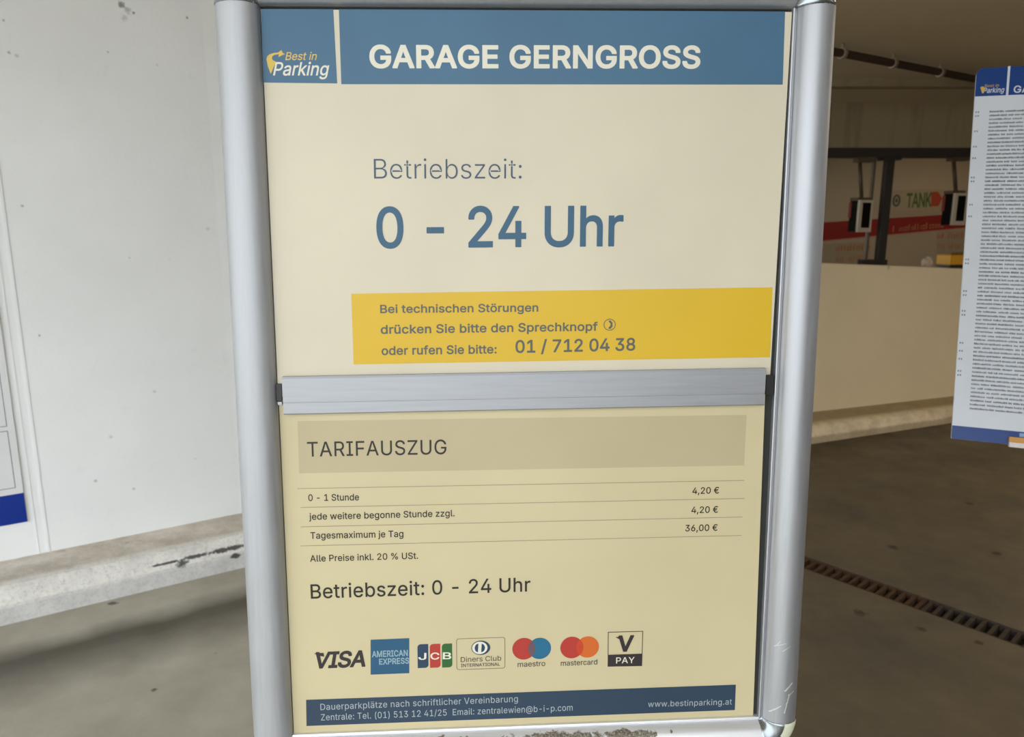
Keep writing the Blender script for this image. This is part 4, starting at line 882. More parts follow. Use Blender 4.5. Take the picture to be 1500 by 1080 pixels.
rb = rail(0, M_ALUH); rb['label'] = 'bottom rail with gritty scraped dirt'
M_ALUR, ntr, bsr, colr = alu('scratched_aluminium', (172, 174, 178), 0.48, 0.74)
P_ = pos(ntr); colr2 = colr
def line_mark(p, q, wd, strength):
    """a scratch between two places on the rail"""
    global colr2
    c = (p + q) / 2; d = (q - p); L = d.length; d.normalize()
    s_ = node(ntr, 'ShaderNodeVectorMath', operation='SUBTRACT'); ntr.links.new(P_, s_.inputs[0]); s_.inputs[1].default_value = c
    along = node(ntr, 'ShaderNodeVectorMath', operation='DOT_PRODUCT'); ntr.links.new(s_.outputs[0], along.inputs[0]); along.inputs[1].default_value = d
    pr = d.cross(PN.N).normalized()
    acr = node(ntr, 'ShaderNodeVectorMath', operation='DOT_PRODUCT'); ntr.links.new(s_.outputs[0], acr.inputs[0]); acr.inputs[1].default_value = pr
    a = math_(ntr, 'LESS_THAN', math_(ntr, 'ABSOLUTE', along.outputs['Value']), L / 2)
    wv = math_(ntr, 'MULTIPLY', math_(ntr, 'SUBTRACT', noise(ntr, P_, 300, 2), 0.5), wd * 1.5)
    b = math_(ntr, 'LESS_THAN', math_(ntr, 'ABSOLUTE', math_(ntr, 'ADD', acr.outputs['Value'], wv)), wd / 2)
    colr2 = mix(ntr, math_(ntr, 'MULTIPLY', math_(ntr, 'MULTIPLY', a, b), strength), colr2, srgb((244, 246, 240)))
def rp(x, y): u, v = PN.uv(x, y, 0.013); return PN.at(u, v, 0.013)
for a, b, wd, k in (((1147, 1010), (1159, 998), .0016, .9), ((1146, 1042), (1154, 1014), .0016, .9), ((1153, 1016), (1162, 1011), .0014, .8),
                    ((1127, 1044), (1142, 1031), .0014, .5), ((1137, 945), (1150, 940), .0008, .4), ((1144, 952), (1156, 944), .0008, .5), ((1134, 948), (1142, 938), .0008, .35)):
    line_mark(rp(*a), rp(*b), wd, k)
ntr.links.new(colr2, bsr.inputs['Base Color'])
rr = rail(1, M_ALUR); rr['label'] = 'right rail with pale scratches near its foot'
rail(2, M_ALU); rail(3, M_ALU)
# corner caps: the rail profile turned through a quarter circle
for k in range(4):
    c = cors[k]; a0 = [math.pi, -math.pi / 2, 0, math.pi / 2][k]
    mb = MB(); n = len(PROF); NS = 10; vs = []; PROF = PROF_OF[k]
    for i in range(NS + 1):
        t = a0 + (math.pi / 2) * i / NS
        for r, h in PROF: vs.append(PN.at(c[0] + math.cos(t) * r * 1.015, c[1] + math.sin(t) * r * 1.015, h + 0.0006))
    fs = []; fch = []
    for i in range(NS):
        for j in range(n):
            f = (i * n + j, i * n + (j + 1) % n, (i + 1) * n + (j + 1) % n, (i + 1) * n + j)
            if k == 1 and i >= 6 and 14 <= j <= 22: fch.append(f)
            else: fs.append(f)
    base = len(mb.v); mb.add(vs, fs, M_CHROME, True)
    if fch: mb.add(vs, fch, M_CHIP, True)
    mb.add(vs[:n], [tuple(range(n))], M_CHROME); mb.add(vs[-n:], [tuple(range(n))], M_CHROME)
    ob = sub(mb, 'corner_cap', root, root)
    for e in []: pass
    if k == 1: ob['label'] = 'worn grey corner cap with a cream chip'
# backing
mb = MB()
def prism(mb, uvs, w0, w1, mat): mb.hexa([PN.at(u, v, w0) for u, v in uvs], [PN.at(u, v, w1) for u, v in uvs], mat)
prism(mb, [(-Wf / 2 - .01, -Hf / 2 - .01), (Wf / 2 + .01, -Hf / 2 - .01), (Wf / 2 + .01, Hf / 2 + .01), (-Wf / 2 - .01, Hf / 2 + .01)], -0.010, -0.004, M_GAP)
sub(mb, 'backing_panel', root, root)
# posters
def pq(*px): return [PN.uv(*p) for p in px]
up = MB()
L_ = -Wf / 2 + 0.0008
uR = PN.uv(1158, 60)[0]; vM = PN.uv(760, 575)[1]
uTop = Hf / 2 - 0.0032
prism(up, [(L_, vM), (PN.uv(1127.5, 560)[0], vM), (uR, uTop - .004), (uR, uTop), (L_, uTop)], -0.0006, 0.0, M_CREAM)
upper = sub(up, 'poster', root, root); upper['label'] = 'upper cream poster with a blue heading and yellow stripe'
lo = MB(); uBR = PN.uv(1104.5, 1040)[0]; uTR = PN.uv(1120, 610)[0]; vB = -Hf / 2 - 0.002
prism(lo, [(L_, vB), (uBR, vB), (uTR, vM + .001), (L_, vM + .001)], -0.0026, -0.0018, M_CREAM2)
LP = Panel(PN.at(0, 0, -0.0018), UU, VV)
lower = sub(lo, 'poster', root, root); lower['label'] = 'lower yellowed poster with prices and card logos'
def art(name, parent, build, label=None):
    mb = MB(); build(mb); o = sub(mb, name, parent, root, fix=False)
    if label: o['label'] = label
    return o
def b_header(mb):
    PN.quad(mb, [(382.2, 13.2), (488.3, 13.6), (494, 122.3), (385.6, 121)], M_BLUE)
    PN.quad(mb, [(496.3, 13.6), (1150, 17), (1146.5, 124), (500, 123.4)], M_BLUE)
art('header_band', upper, b_header, 'faded blue heading band split by a pale bar')
def b_logo(mb):
    PN.text(mb, 'Best in', 418, 88, 464.5, 88, 11.5, M_LOGOY, 2, 0.008, 0, 0.26)
    PN.text(mb, 'Parking', 400, 110.4, 483, 110.4, 19, M_HEADTXT, 2, 0.014, 0, 0.26)
    pts = [(396.6, 108.3), (392.5, 97), (390.4, 86.5), (392, 82), (396, 79.2), (402, 77.6), (409, 77.2), (409, 79.6), (403, 80.3), (399, 82.5), (398.4, 86), (400, 88.5), (404.8, 90.6), (401.5, 97), (398, 106)]
    PN.poly(mb, pq(*pts), M_LOGOY, 2)
    PN.poly(mb, pq((408, 83.8), (408.6, 79.8), (407.4, 77), (412.6, 73.6), (414, 77.5), (417.8, 79.4), (413.5, 81)), M_LOGOY, 2)
art('parking_logo', upper, b_logo, 'yellow swoosh arrow logo with slanted white word')
art('heading_lettering', upper, lambda mb: PN.text(mb, 'GARAGE GERNGROSS', 541.5, 98.7, 1025.5, 99.2, 31.5, M_HEADTXT, 2, 0.034, 0.012, 0, 5))
art('lettering', upper, lambda mb: PN.text(mb, 'Betriebszeit:', 548, 262, 764, 262, 29.5, M_SLATE, 2, -0.010))
art('lettering', upper, lambda mb: PN.text(mb, '0 - 24 Uhr', 552, 362.6, 912.5, 359.6, 58, M_TEAL, 2, 0.018, 0, 0, 6))
art('yellow_band', upper, lambda mb: PN.quad(mb, [(514.5, 430.5), (1131.5, 421), (1128, 523.5), (518, 534)], M_YELLOW))
art('lettering', upper, lambda mb: PN.text(mb, 'Bei technischen Störungen', 557, 458.6, 788.5, 456.4, 11.6, M_OLIVE, 2, 0.025, 0.01))
art('lettering', upper, lambda mb: PN.text(mb, 'drücken Sie bitte den Sprechknopf', 557.8, 489, 875.5, 484.3, 12.2, M_OLIVE, 2, 0.025, 0.01))
art('lettering', upper, lambda mb: PN.text(mb, 'oder rufen Sie bitte:', 559, 520, 727.5, 517.6, 12.2, M_OLIVE, 2, 0.025, 0.01))
art('lettering', upper, lambda mb: PN.text(mb, '01 / 712 04 38', 755, 516.8, 930.5, 513.2, 17.8, M_OLIVE, 2, 0.022))
def b_phone(mb):
    c = PN.uv(893, 475.8)
    PN.ring(mb, c, .0070, .0068, .0009, M_OLIVE, 2)
    r = [(-.0012, .0048), (.0012, .0046), (.0032, .0022), (.0034, -.0020), (.0012, -.0046), (-.0014, -.0048), (-.0008, -.0026), (.0008, -.0014), (.0010, .0014), (-.0006, .0026)]
    PN.poly(mb, [(c[0] + a, c[1] + b) for a, b in r], M_OLIVE, 2)
art('phone_symbol', upper, b_phone)
# lower poster print
art('heading_bar', lower, lambda mb: LP.quad(mb, [(435.8, 617), (1093.6, 608), (1090, 682), (438.3, 693.6)], M_BAR))
art('heading_lettering', lower, lambda mb: LP.text(mb, 'TARIFAUSZUG', 450.5, 669, 654, 665.3, 21.3, M_BLACK, 2, 0.005, 0.02, 0, 4))
def b_rules(mb):
    for a, b in (((436, 716), (1090, 704)), ((441, 743.6), (1090, 730.4)), ((441, 772), (1087, 757.6)), ((440, 800), (1086, 784.6))):
        LP.strip(mb, [LP.uv(*a), LP.uv(*b)], 0.0008, M_RULE)
art('ruled_lines', lower, b_rules)
for s_, a in (('0 - 1 Stunde', (451.7, 734, 526, 733, 9.4)), ('jede weitere begonne Stunde zzgl.', (453, 761.6, 666, 756.4, 9.4)),
              ('Tagesmaximum je Tag', (454.8, 789.4, 591, 786.6, 9.4)), ('Alle Preise inkl. 20 % USt.', (454.4, 823, 612.5, 818.6, 9.2)),
              ('4,20 €', (1014, 723.7, 1053, 722.8, 9.2)), ('4,20 €', (1012.5, 751.8, 1051.5, 750.9, 9.2)), ('36,00 €', (1003.5, 778.5, 1050.8, 777.4, 9.2))):
    art('lettering', lower, lambda mb: LP.text(mb, s_, *a, M_BLACK, 2, 0.014, 0.008))
art('lettering', lower, lambda mb: LP.text(mb, 'Betriebszeit: 0 - 24 Uhr', 455.5, 877, 777, 866.3, 20.5, M_BLACK, 2, 0.010, 0.012, 0, 4))
def b_visa(mb):
    LP.text(mb, 'VISA', 463.5, 978.8, 535.3, 975.8, 22.3, M_CHAR, 2, 0.034, -0.02, 0.2)
    LP.poly(mb, [LP.uv(*q) for q in ((459.5, 957.4), (474, 956.4), (475, 962), (468.5, 961))], M_CHAR, 3)
art('card_logo', lower, b_visa)
def b_amex(mb):
    LP.quad(mb, [(542.9, 937.4), (599.6, 935), (599.6, 986.4), (542.9, 988.6)], M_AMEX)
    LP.text(mb, 'AMERICAN', 545, 962.8, 597.5, 960.8, 8.6, M_AMEXT, 2, 0.03, 0.01)
    LP.text(mb, 'EXPRESS', 555.5, 973.6, 599.4, 971.9, 8.2, M_AMEXT, 2, 0.03, 0.01)
art('card_logo', lower, b_amex)
def b_jcb(mb):
    for (x0, x1, dy, mt, ch, cx0, cx1) in ((612, 627.2, 0, M_NAVY, 'J', 612.8, 624.5), (630, 645, -.4, M_RED, 'C', 630.4, 643.5), (647.6, 662.3, -.8, M_GREEN, 'B', 648.5, 661)):
        a = Vector(LP.uv(x0, 979 + dy)); b = Vector(LP.uv(x1, 943.6 + dy)); r = 0.0042; pts = []
        for (cx, cy, t0, rr_) in ((a.x, a.y, 0, 0), (b.x - r, a.y + r, -90, r), (b.x, b.y, 0, 0), (a.x + r, b.y - r, 90, r)):
            if rr_ == 0: pts.append((cx, cy))
            else: pts += [(cx + r * math.cos(math.radians(t0 + q * 15)), cy + r * math.sin(math.radians(t0 + q * 15))) for q in range(7)]
        LP.poly(mb, pts, mt)
        LP.text(mb, ch, cx0, 966.4 + dy, cx1, 966.4 + dy, 9.6, M_HEADTXT, 2, 0.02)
art('card_logo', lower, b_jcb)
def b_diners(mb):
    a, b = Vector(LP.uv(669.2, 981.3)), Vector(LP.uv(739.5, 933.8)); r = .0028; pts = []
    for cx, cy, t0 in ((b.x - r, b.y - r, 0), (a.x + r, b.y - r, 90), (a.x + r, a.y + r, 180), (b.x - r, a.y + r, 270)):
        pts += [(cx + r * math.cos(math.radians(t0 + q * 18)), cy + r * math.sin(math.radians(t0 + q * 18))) for q in range(6)]
    LP.strip(mb, pts, .0007, M_BRN, 2, True)
    c = LP.uv(704.3, 949.2)
    LP.ell(mb, c, .0115, .0093, M_NAVY, 1); LP.ell(mb, (c[0] - .0012, c[1]), .0093, .0080, M_HEADTXT, 2)
    for sg in (-1, 1):
        LP.ell(mb, (c[0] - .0012 + sg * .0016, c[1]), .0046, .0056, M_NAVY, 3, math.pi / 2 * -sg, math.pi / 2 * -sg + math.pi, 20)
    LP.text(mb, 'Diners Club', 675, 970.2, 734.2, 967.8, 7.4, M_CHAR, 2, 0.0)
    LP.text(mb, 'INTERNATIONAL', 675.2, 977.4, 732.4, 975.2, 4.6, M_CHAR, 2, 0.012)
art('card_logo', lower, b_diners)
def two_discs(mb, c0, c1, m0, m1, mm, rx, txt, tx):
    a, b = LP.uv(*c0), LP.uv(*c1)
    LP.ell(mb, a, rx, rx, m0, 1, n=48); LP.ell(mb, b, rx * .98, rx * .98, m1, 2, n=48)
    h = (b[0] - a[0]) / 2; t = math.acos(h / rx); cx, cy = (a[0] + b[0]) / 2, (a[1] + b[1]) / 2
    lens = [(cx - h + rx * math.cos(-t + 2 * t * k / 16), cy + rx * math.sin(-t + 2 * t * k / 16)) for k in range(17)]
    lens += [(cx + h - rx * math.cos(-t + 2 * t * k / 16), cy - rx * math.sin(-t + 2 * t * k / 16)) for k in range(17)]
    LP.poly(mb, lens, mm, 3)
    LP.text(mb, txt, *tx, M_CHAR, 2, 0.006)
art('card_logo', lower, lambda mb: two_discs(mb, (767.4, 950.6), (790.6, 950), M_RED, M_CYAN, M_MIX1, .0141, 'maestro', (758.3, 977.3, 798.7, 975.6, 7.6)))
art('card_logo', lower, lambda mb: two_discs(mb, (837.6, 948.8), (860.8, 948), M_RED, M_ORANGE, M_MIX2, .0141, 'mastercard', (821.4, 975.6, 874.8, 973.4, 7.6)))
def b_vpay(mb):
    LP.strip(mb, [LP.uv(*q) for q in ((891, 926.4), (941.6, 925), (940, 975.4), (890.6, 976.4))], .0009, M_CHAR, 1, True)
    LP.quad(mb, [(890.4, 959.4), (940.6, 957.6), (940.2, 975.8), (890.2, 976.8)], M_CHAR, 2)
    LP.text(mb, 'V', 905, 953.8, 928.4, 953.2, 21.4, M_CHAR, 3, 0.045, 0, 0.06)
    LP.poly(mb, [LP.uv(*q) for q in ((901.2, 933.2), (912, 932.6), (913, 937.6), (907, 936.4))], M_CHAR, 4)
    LP.text(mb, 'PAY', 902.3, 971.8, 929.3, 971, 8.6, M_HEADTXT, 4, 0.01, 0.03)
art('card_logo', lower, b_vpay)
art('footer_band', lower, lambda mb: LP.quad(mb, [(448.4, 1025.4), (1077.9, 1003.2), (1076.4, 1040.4), (449, 1063.8)], M_FOOT))
art('lettering', lower, lambda mb: LP.text(mb, 'Dauerparkplätze nach schriftlicher Vereinbarung', 469.6, 1040.4, 758.6, 1028.2, 9.2, M_FOOTTXT, 2, 0.0, 0.02))
art('lettering', lower, lambda mb: LP.text(mb, 'Zentrale: Tel. (01) 513 12 41/25  Email: zentralewien@b-i-p.com', 470.4, 1055.6, 838.7, 1041, 9.2, M_FOOTTXT, 2, 0.0, 0.02))
art('lettering', lower, lambda mb: LP.text(mb, 'www.bestinparking.at', 949.2, 1035.8, 1071.8, 1032.2, 8.4, M_FOOTTXT, 2, 0.0, 0.02))
# dividing bar
mb = MB()
DW = 0.0062
dv = [PN.uv(*p, DW) for p in ((412.5, 552.5), (1122.5, 539.6), (1119.3, 594), (415.5, 608))]
(ul, vt), (ur, vt2), (ur2, vb2), (ul2, vb) = dv
def prof_bar():
    # across the bar, from its top edge to its foot
    return [(0.0, -0.0005), (0.0, .0052), (.055, DW), (.66, DW), (.665, DW - .0005), (.685, DW - .0005), (.69, DW), (.97, DW), (1.0, DW - .0012), (1.0, -0.0005)]
pr_ = prof_bar(); vs = []
for (ua, ub, va, vb_) in ((ul, ul2, vt, vb), (ur, ur2, vt2, vb2)):
    for t, h in pr_: vs.append(PN.at(ua + (ub - ua) * t, va + (vb_ - va) * t, h))
n = len(pr_)
mb.add(vs, [(i, (i + 1) % n, n + (i + 1) % n, n + i) for i in range(n)] + [tuple(range(n)), tuple(range(n, 2 * n))[::-1]], M_DIV)
sub(mb, 'divider_bar', root, root)
for (x0, x1, y0, y1) in ((406, 413.5, 562, 587), (1121, 1131.5, 549, 578)):
    mb = MB(); q = [PN.uv(*p) for p in ((x0, y0), (x1, y0), (x1, y1), (x0, y1))]
    prism(mb, q, -0.003, 0.0032, M_BLK)
    q2 = [PN.uv(*p) for p in ((x0, y0), (x1, y0), (x1, y0 + 6), (x0, y0 + 6))]
    prism(mb, q2, 0.0032, 0.0042, M_BLK)
    sub(mb, 'clip', root, root)
mb = MB(); q = [PN.uv(*p) for p in ((408, 588), (414, 588), (414.5, 592.5), (408.5, 592.5))]; prism(mb, q, -.003, .004, M_ALU); sub(mb, 'lug', root, root)
# post and foot that carry the frame
mb = MB(); c = PN.at(0, 0.1, -0.055); py = PN.at(0, -0.3, -0.03).y + 0.06
mb.tube((PO.x, py, 0.01), (PO.x, py, 1.55), 0.026, M_STEEL, 20)
sub(mb, 'post', root, root)
mb = MB(); mb.tube((PO.x, py, 0.0), (PO.x, py, 0.014), 0.17, M_STEEL, 32); sub(mb, 'base_plate', root, root)
for v in (-0.25, 0.2):
    mb = MB(); p = PN.at(0, v, -0.0148); L = py - p.y
    mb.box((PO.x, p.y + L / 2 , p.z), (0.09, L + .002, 0.03), M_STEEL); sub(mb, 'bracket', root, root)

# ------------------------------------------------------------------ DRAIN GRATES
M_RUST = simple('rusty_grate_iron', (80, 58, 40), 0.8, 0.2, 0.3, 60)
M_RUSTD = simple('dark_grate_iron', (72, 62, 54), 0.7, 0.3, 0.3, 60)
jt = (onz(1355, 884, 0) - mid).dot(ddir)
def grate(a, b, mat, label):
    r = thing('drain_grate', label, 'drain', dp((a + b) / 2, 0, -0.03), 'drain grates across the floor')
    hwg = hw - 0.002; z0, z1 = -0.034, -0.004
    for sg in (-1, 1):
        mb = MB(); lo_ = [dp(a, sg * hwg, z0), dp(b, sg * hwg, z0), dp(b, sg * (hwg - .011), z0), dp(a, sg * (hwg - .011), z0)]
        mb.hexa(lo_, [Vector((p.x, p.y, z1 + .002)) for p in lo_], mat); sub(mb, 'frame_bar', r, r)
    ns = int((b - a) / 0.0385); st = (b - a - .022) / ns; first = None
    for i in range(ns + 1):
        x = a + .011 + i * st
        if first is None:
            mb = MB(); wq = 0.0075
            lo_ = [dp(x - wq, -hwg + .01, z0 + .006), dp(x + wq, -hwg + .01, z0 + .006), dp(x + wq, hwg - .01, z0 + .006), dp(x - wq, hwg - .01, z0 + .006)]
            mb.hexa(lo_, [Vector((p.x, p.y, z1)) for p in lo_], mat)
            first = sub(mb, 'slat', r, r); x00 = x
        else:
            c = first.copy(); COL.objects.link(c); c.parent = r
            c.location = ddir * (x - x00)
grate(CH_A + .004, jt - .002, M_RUST, 'rusty brown slatted floor drain grate, the section nearest the silver frame')
grate(jt + .002, CH_B - .004, M_RUSTD, 'darker slatted floor drain grate section running to the right edge')

# ------------------------------------------------------------------ POSTER ON THE LEFT WALL
M_PW = poster_mat('white_poster_plate', (246, 248, 250), 0.3)
M_PB = poster_mat('deep_blue_print', (6, 52, 158), 0.3)
M_LINE = poster_mat('grey_line_print', (128, 134, 144))
q0, q1 = onwall(40.5, 763), onwall(34.5, 722)
lpr = thing('wall_poster', 'white notice board with thin grey boxes and a blue foot on the left wall', 'poster', (q0.x, q0.y, q0.z))
PWd = Panel(q0 + wnor * 0.010, wn_, Vector((0, 0, 1)))
mb = MB()
def pr2(mb, P_, uvs, w0, w1, mat): mb.hexa([P_.at(u, v, w0) for u, v in uvs], [P_.at(u, v, w1) for u, v in uvs], mat)
PH = 1.19
pr2(mb, PWd, [(-.84, 0), (0, 0), (0, PH), (-.84, PH)], -.0095, 0, M_PW); plate = sub(mb, 'board', lpr, lpr)
hF = PWd.uv(34.5, 722)[1]
mb = MB(); PWd.poly(mb, [(-.84, 0), (0, 0), (0, hF), (-.84, hF)], M_PB); sub(mb, 'footer_band', plate, lpr)
mb = MB(); PWd.poly(mb, [(-.84, PH - .1), (0, PH - .1), (0, PH), (-.84, PH)], M_PB); sub(mb, 'header_band', plate, lpr)
uB, vB0 = PWd.uv(22.5, 714.5); _, vB1 = PWd.uv(12.5, 631.5); _, vC0 = PWd.uv(10, 624.5)
mb = MB()
PWd.strip(mb, [(-.80, vB0), (uB, vB0), (uB, vB1), (-.80, vB1)], .0028, M_LINE, 2, True)
PWd.strip(mb, [(-.80, vC0), (uB, vC0), (uB, PH - .14), (-.80, PH - .14)], .0028, M_LINE, 2, True)
sub(mb, 'box_lines', plate, lpr)
mb = MB()
for v in [PH - .2 - .035 * k for k in range(15)]: PWd.strip(mb, [(-.76, v), (-.76 + random.uniform(.3, .55), v)], .008, M_LINE, 2)
sub(mb, 'print_lines', plate, lpr)['kind'] = 'stuff'

# ------------------------------------------------------------------ WHITE BOARD AT THE RIGHT
BO = Vector((0.9812, 1.5556, 1.0342)); BU = Vector((0.9339, -0.3575, -0.012)); BV = Vector((0.1125, 0.2619, 0.9585))
BP = Panel(BO, BU, BV); BH, BWd = 0.86, 0.60
M_NB = poster_mat('royal_blue_print', (34, 72, 142), 0.35)
M_NW = poster_mat('cool_white_board', (232, 238, 247), 0.35)
M_GT = poster_mat('grey_small_print', (138, 142, 148))
M_GT2 = poster_mat('darker_small_print', (112, 116, 122))
br = thing('notice_board', 'white notice board of tiny print with blue header and footer, at the right edge', 'sign', (BO.x + .3, BO.y + .1, 0))
def rrect(w_, h_, r, n=6):
    pts = []
    for cx, cy, t0, r in ((w_ - r, h_ - r, 0, r), (r, h_ - r, 90, r), (.003, .003, 180, .003), (w_ - .003, .003, 270, .003)):
        pts += [(cx + r * math.cos(math.radians(t0 + q * 90 / n)), cy + r * math.sin(math.radians(t0 + q * 90 / n))) for q in range(n + 1)]
    return pts
mb = MB(); pr2(mb, BP, rrect(BWd, BH, .016), -.006, 0, M_NW); brd = sub(mb, 'board', br, br)
hv = BP.uv(1426.6, 141.6)[1]; fv = BP.uv(1393.2, 623)[1]
full = rrect(BWd, BH, .016)
def clip_band(v0, v1, n=6):
    pts = [(u, v) for u, v in full if v0 <= v <= v1]
    ins = []
    if v0 > 0.02: ins = [(0, v0), (BWd, v0)]; pts = [p for p in pts]; return [(BWd, v0)] + pts + [(0, v0)]
    return [(0, v1)] + [p for p in full if p[1] <= v1] + [(BWd, v1)]
mb = MB(); BP.poly(mb, clip_band(hv, BH + 1), M_NB); sub(mb, 'header_band', brd, br)
mb = MB(); BP.poly(mb, clip_band(-1, fv), M_NB); sub(mb, 'footer_band', brd, br)
def b_bl(mb):
    BP.quad(mb, [(1476.6, 97), (1480.2, 96.8), (1476.8, 140), (1473.4, 140.2)], M_NW, 2)
art2 = lambda name, f: (lambda mb: (f(mb), sub(mb, name, brd, br, fix=False)))(MB())
art2('header_bar', b_bl)
def b_bt(mb):
    u0 = BP.uv(1484.5, 136)
    vs, fs, (m0, m1) = text_mesh('GARAGE GERNGROSS', 0.02, .012)
    k = 0.0160 / CAP
    mb.add([BP.at(u0[0] + (a - m0) * k, u0[1] + b * k, .0003) for a, b in vs], fs, M_NW)
    BP.text(mb, 'Parking', 1440, 136.4, 1471, 135.2, 7.4, M_NW, 2, 0.012, 0, 0.2)
    BP.text(mb, 'Best in', 1442, 128, 1463, 127, 4, M_LOGOY, 2, 0.0, 0, 0.2)
    BP.poly(mb, [BP.uv(*q) for q in ((1436, 128), (1440, 126.6), (1444, 131), (1441, 136), (1438.6, 137))], M_LOGOY, 2)
art2('heading_lettering', b_bt)
# rows of print too small to read: word-length ticks
mb = MB(); rnd = random.Random(11)
u_l = BP.uv(1449.5, 166)[0]; v_t = BP.uv(1449, 165)[1]; v_b = BP.uv(1424, 600)[1]
rows = 76; para = {1, 18, 41, 47, 52, 62, 67, 73}; nums = {0, 1, 5, 9, 12, 17, 18, 24, 27, 38, 39, 46, 47, 51, 52, 59, 61, 63, 66, 67}
end = {16: .3, 38: .5, 45: .4, 50: .2, 60: .35, 72: .3}
for i in range(rows):
    v = v_t + (v_b - v_t) * i / (rows - 1); u = u_l; bold = i in para or i == 0
    lim = u_l + (.19 if i in para else .46 * (end.get(i, 1) if i in end else 1)); 
    while u < lim:
        L = rnd.uniform(.006, .030)
        x = u
        while x < u + L:
            wd = rnd.uniform(.0012, .0028); h_ = rnd.uniform(.0030, .0044)
            BP.poly(mb, [(x, v), (x + wd, v), (x + wd, v + h_), (x, v + h_)], M_GT2 if bold or rnd.random() < .35 else M_GT, 2); x += wd + .0006
        u += L + .0032
    if i in nums:
        for t in range(2): BP.poly(mb, [(u_l - .028 + t * .0045, v), (u_l - .0255 + t * .0045, v), (u_l - .0255 + t * .0045, v + .004), (u_l - .028 + t * .0045, v + .004)], M_GT, 2)
sp_ = sub(mb, 'small_print', brd, br, fix=False); sp_['kind'] = 'stuff'
# orange and white ledge under the footer
M_OR = simple('orange_plastic', (206, 150, 70), 0.5); M_WH = simple('off_white_plastic', (222, 214, 212), 0.5); M_LB = simple('pale_blue_plastic', (130, 168, 205), 0.5)
tu, tv = BP.uv(1477, 640)
tu2, tv2 = BP.uv(1477, 648); _, tv3 = BP.uv(1478, 655)
mb = MB(); pr2(mb, BP, [(tu, tv2), (tu + .3, tv2), (tu + .3, tv), (tu, tv)], -.001, .010, M_OR)
pr2(mb, BP, [(tu + .001, tv3), (tu + .3, tv3), (tu + .3, tv2), (tu + .001, tv2)], -.001, .009, M_WH)
sub(mb, 'ledge', br, br)['label'] = 'orange and white ledge below the blue footer'
su, sv = BP.uv(1493, 640)
mb = MB(); pr2(mb, BP, [(su, sv), (su + .06, sv), (su + .06, sv + .008), (su, sv + .008)], .0, .002, M_LB); sub(mb, 'sticker', br, br)
px_ = BP.at(.36, .4, -.09)
mb = MB(); mb.tube((px_.x, px_.y, 0.01), (px_.x, px_.y, 1.5), .024, M_STEEL, 18); sub(mb, 'post', br, br)
mb = MB(); mb.tube((px_.x, px_.y, 0), (px_.x, px_.y, .014), .17, M_STEEL, 28); sub(mb, 'base_plate', br, br)
for v in (.25, .6):
    mb = MB(); a = BP.at(.36, v, -.005); mb.tube(a, (px_.x, px_.y, a.z), .014, M_STEEL, 10); sub(mb, 'bracket', br, br)

# ------------------------------------------------------------------ PIPE UNDER THE CEILING
pa, pbb = onz(1222, 76, 2.6), onz(1430, 116, 2.6)
dpp = (pbb - pa).normalized()
M_PIPE = simple('dark_brown_pipe', (52, 34, 22), 0.55)
M_CLAMP = simple('pale_pipe_clamp', (150, 132, 108), 0.5)
pr = thing('ceiling_pipe', 'dark brown pipe slung under the ceiling on pale clamps', 'pipe', pa)
mb = MB(); mb.tube(pa - dpp * 1.4, pbb + dpp * 2.2, .026, M_PIPE, 12); sub(mb, 'pipe', pr, pr)
for (x, y) in ((1234, 78), (1308, 93), (1377, 106)):
    c = hit(x, y, pa, Vector((dpp.y, -dpp.x, 0)))
    c = pa + dpp * (c - pa).dot(dpp)
    mb = MB(); mb.tube(c - dpp * .016, c + dpp * .016, .034, M_CLAMP, 12); mb.tube(c, Vector((c.x, c.y, CEIL)), .01, M_CLAMP, 8); sub(mb, 'clamp', pr, pr)

# ------------------------------------------------------------------ COLUMN
M_COLB = simple('near_black_column_paint', (24, 17, 16), 0.5)
CYY = BY + 0.02
ct = ony(1303, 231, CYY); 
col_r = thing('steel_column', 'near black steel column between the two hanging display boxes', 'column', (ct.x, CYY, 0))
mb = MB(); mb.box((ct.x, CYY, (zb - .09) / 2), (.078, .078, zb - .09), M_COLB); sub(mb, 'shaft', col_r, col_r, bevel=.004)
mb = MB(); mb.box((ct.x, CYY - .0, zb - .10), (.17, .14, .03), M_COLB); sub(mb, 'cap_plate', col_r, col_r)
fz = ony(1288, 384, CYY).z
mb = MB(); mb.box((ct.x - .07, CYY, fz), (.24, .12, .05), M_COLB); sub(mb, 'collar', col_r, col_r)
gp = ony(1290, 300, CYY - .0)
cr = thing('drain_pipe', 'thin grey pipe running down beside the black column', 'pipe', (ct.x - .075, CYY + .06, 0))
mb = MB(); mb.tube((ct.x - .078, CYY + .14, .0), (ct.x - .078, CYY + .14, CEIL), .020, simple('grey_pipe_paint', (112, 100, 84), .5), 12); sub(mb, 'pipe', cr, cr)

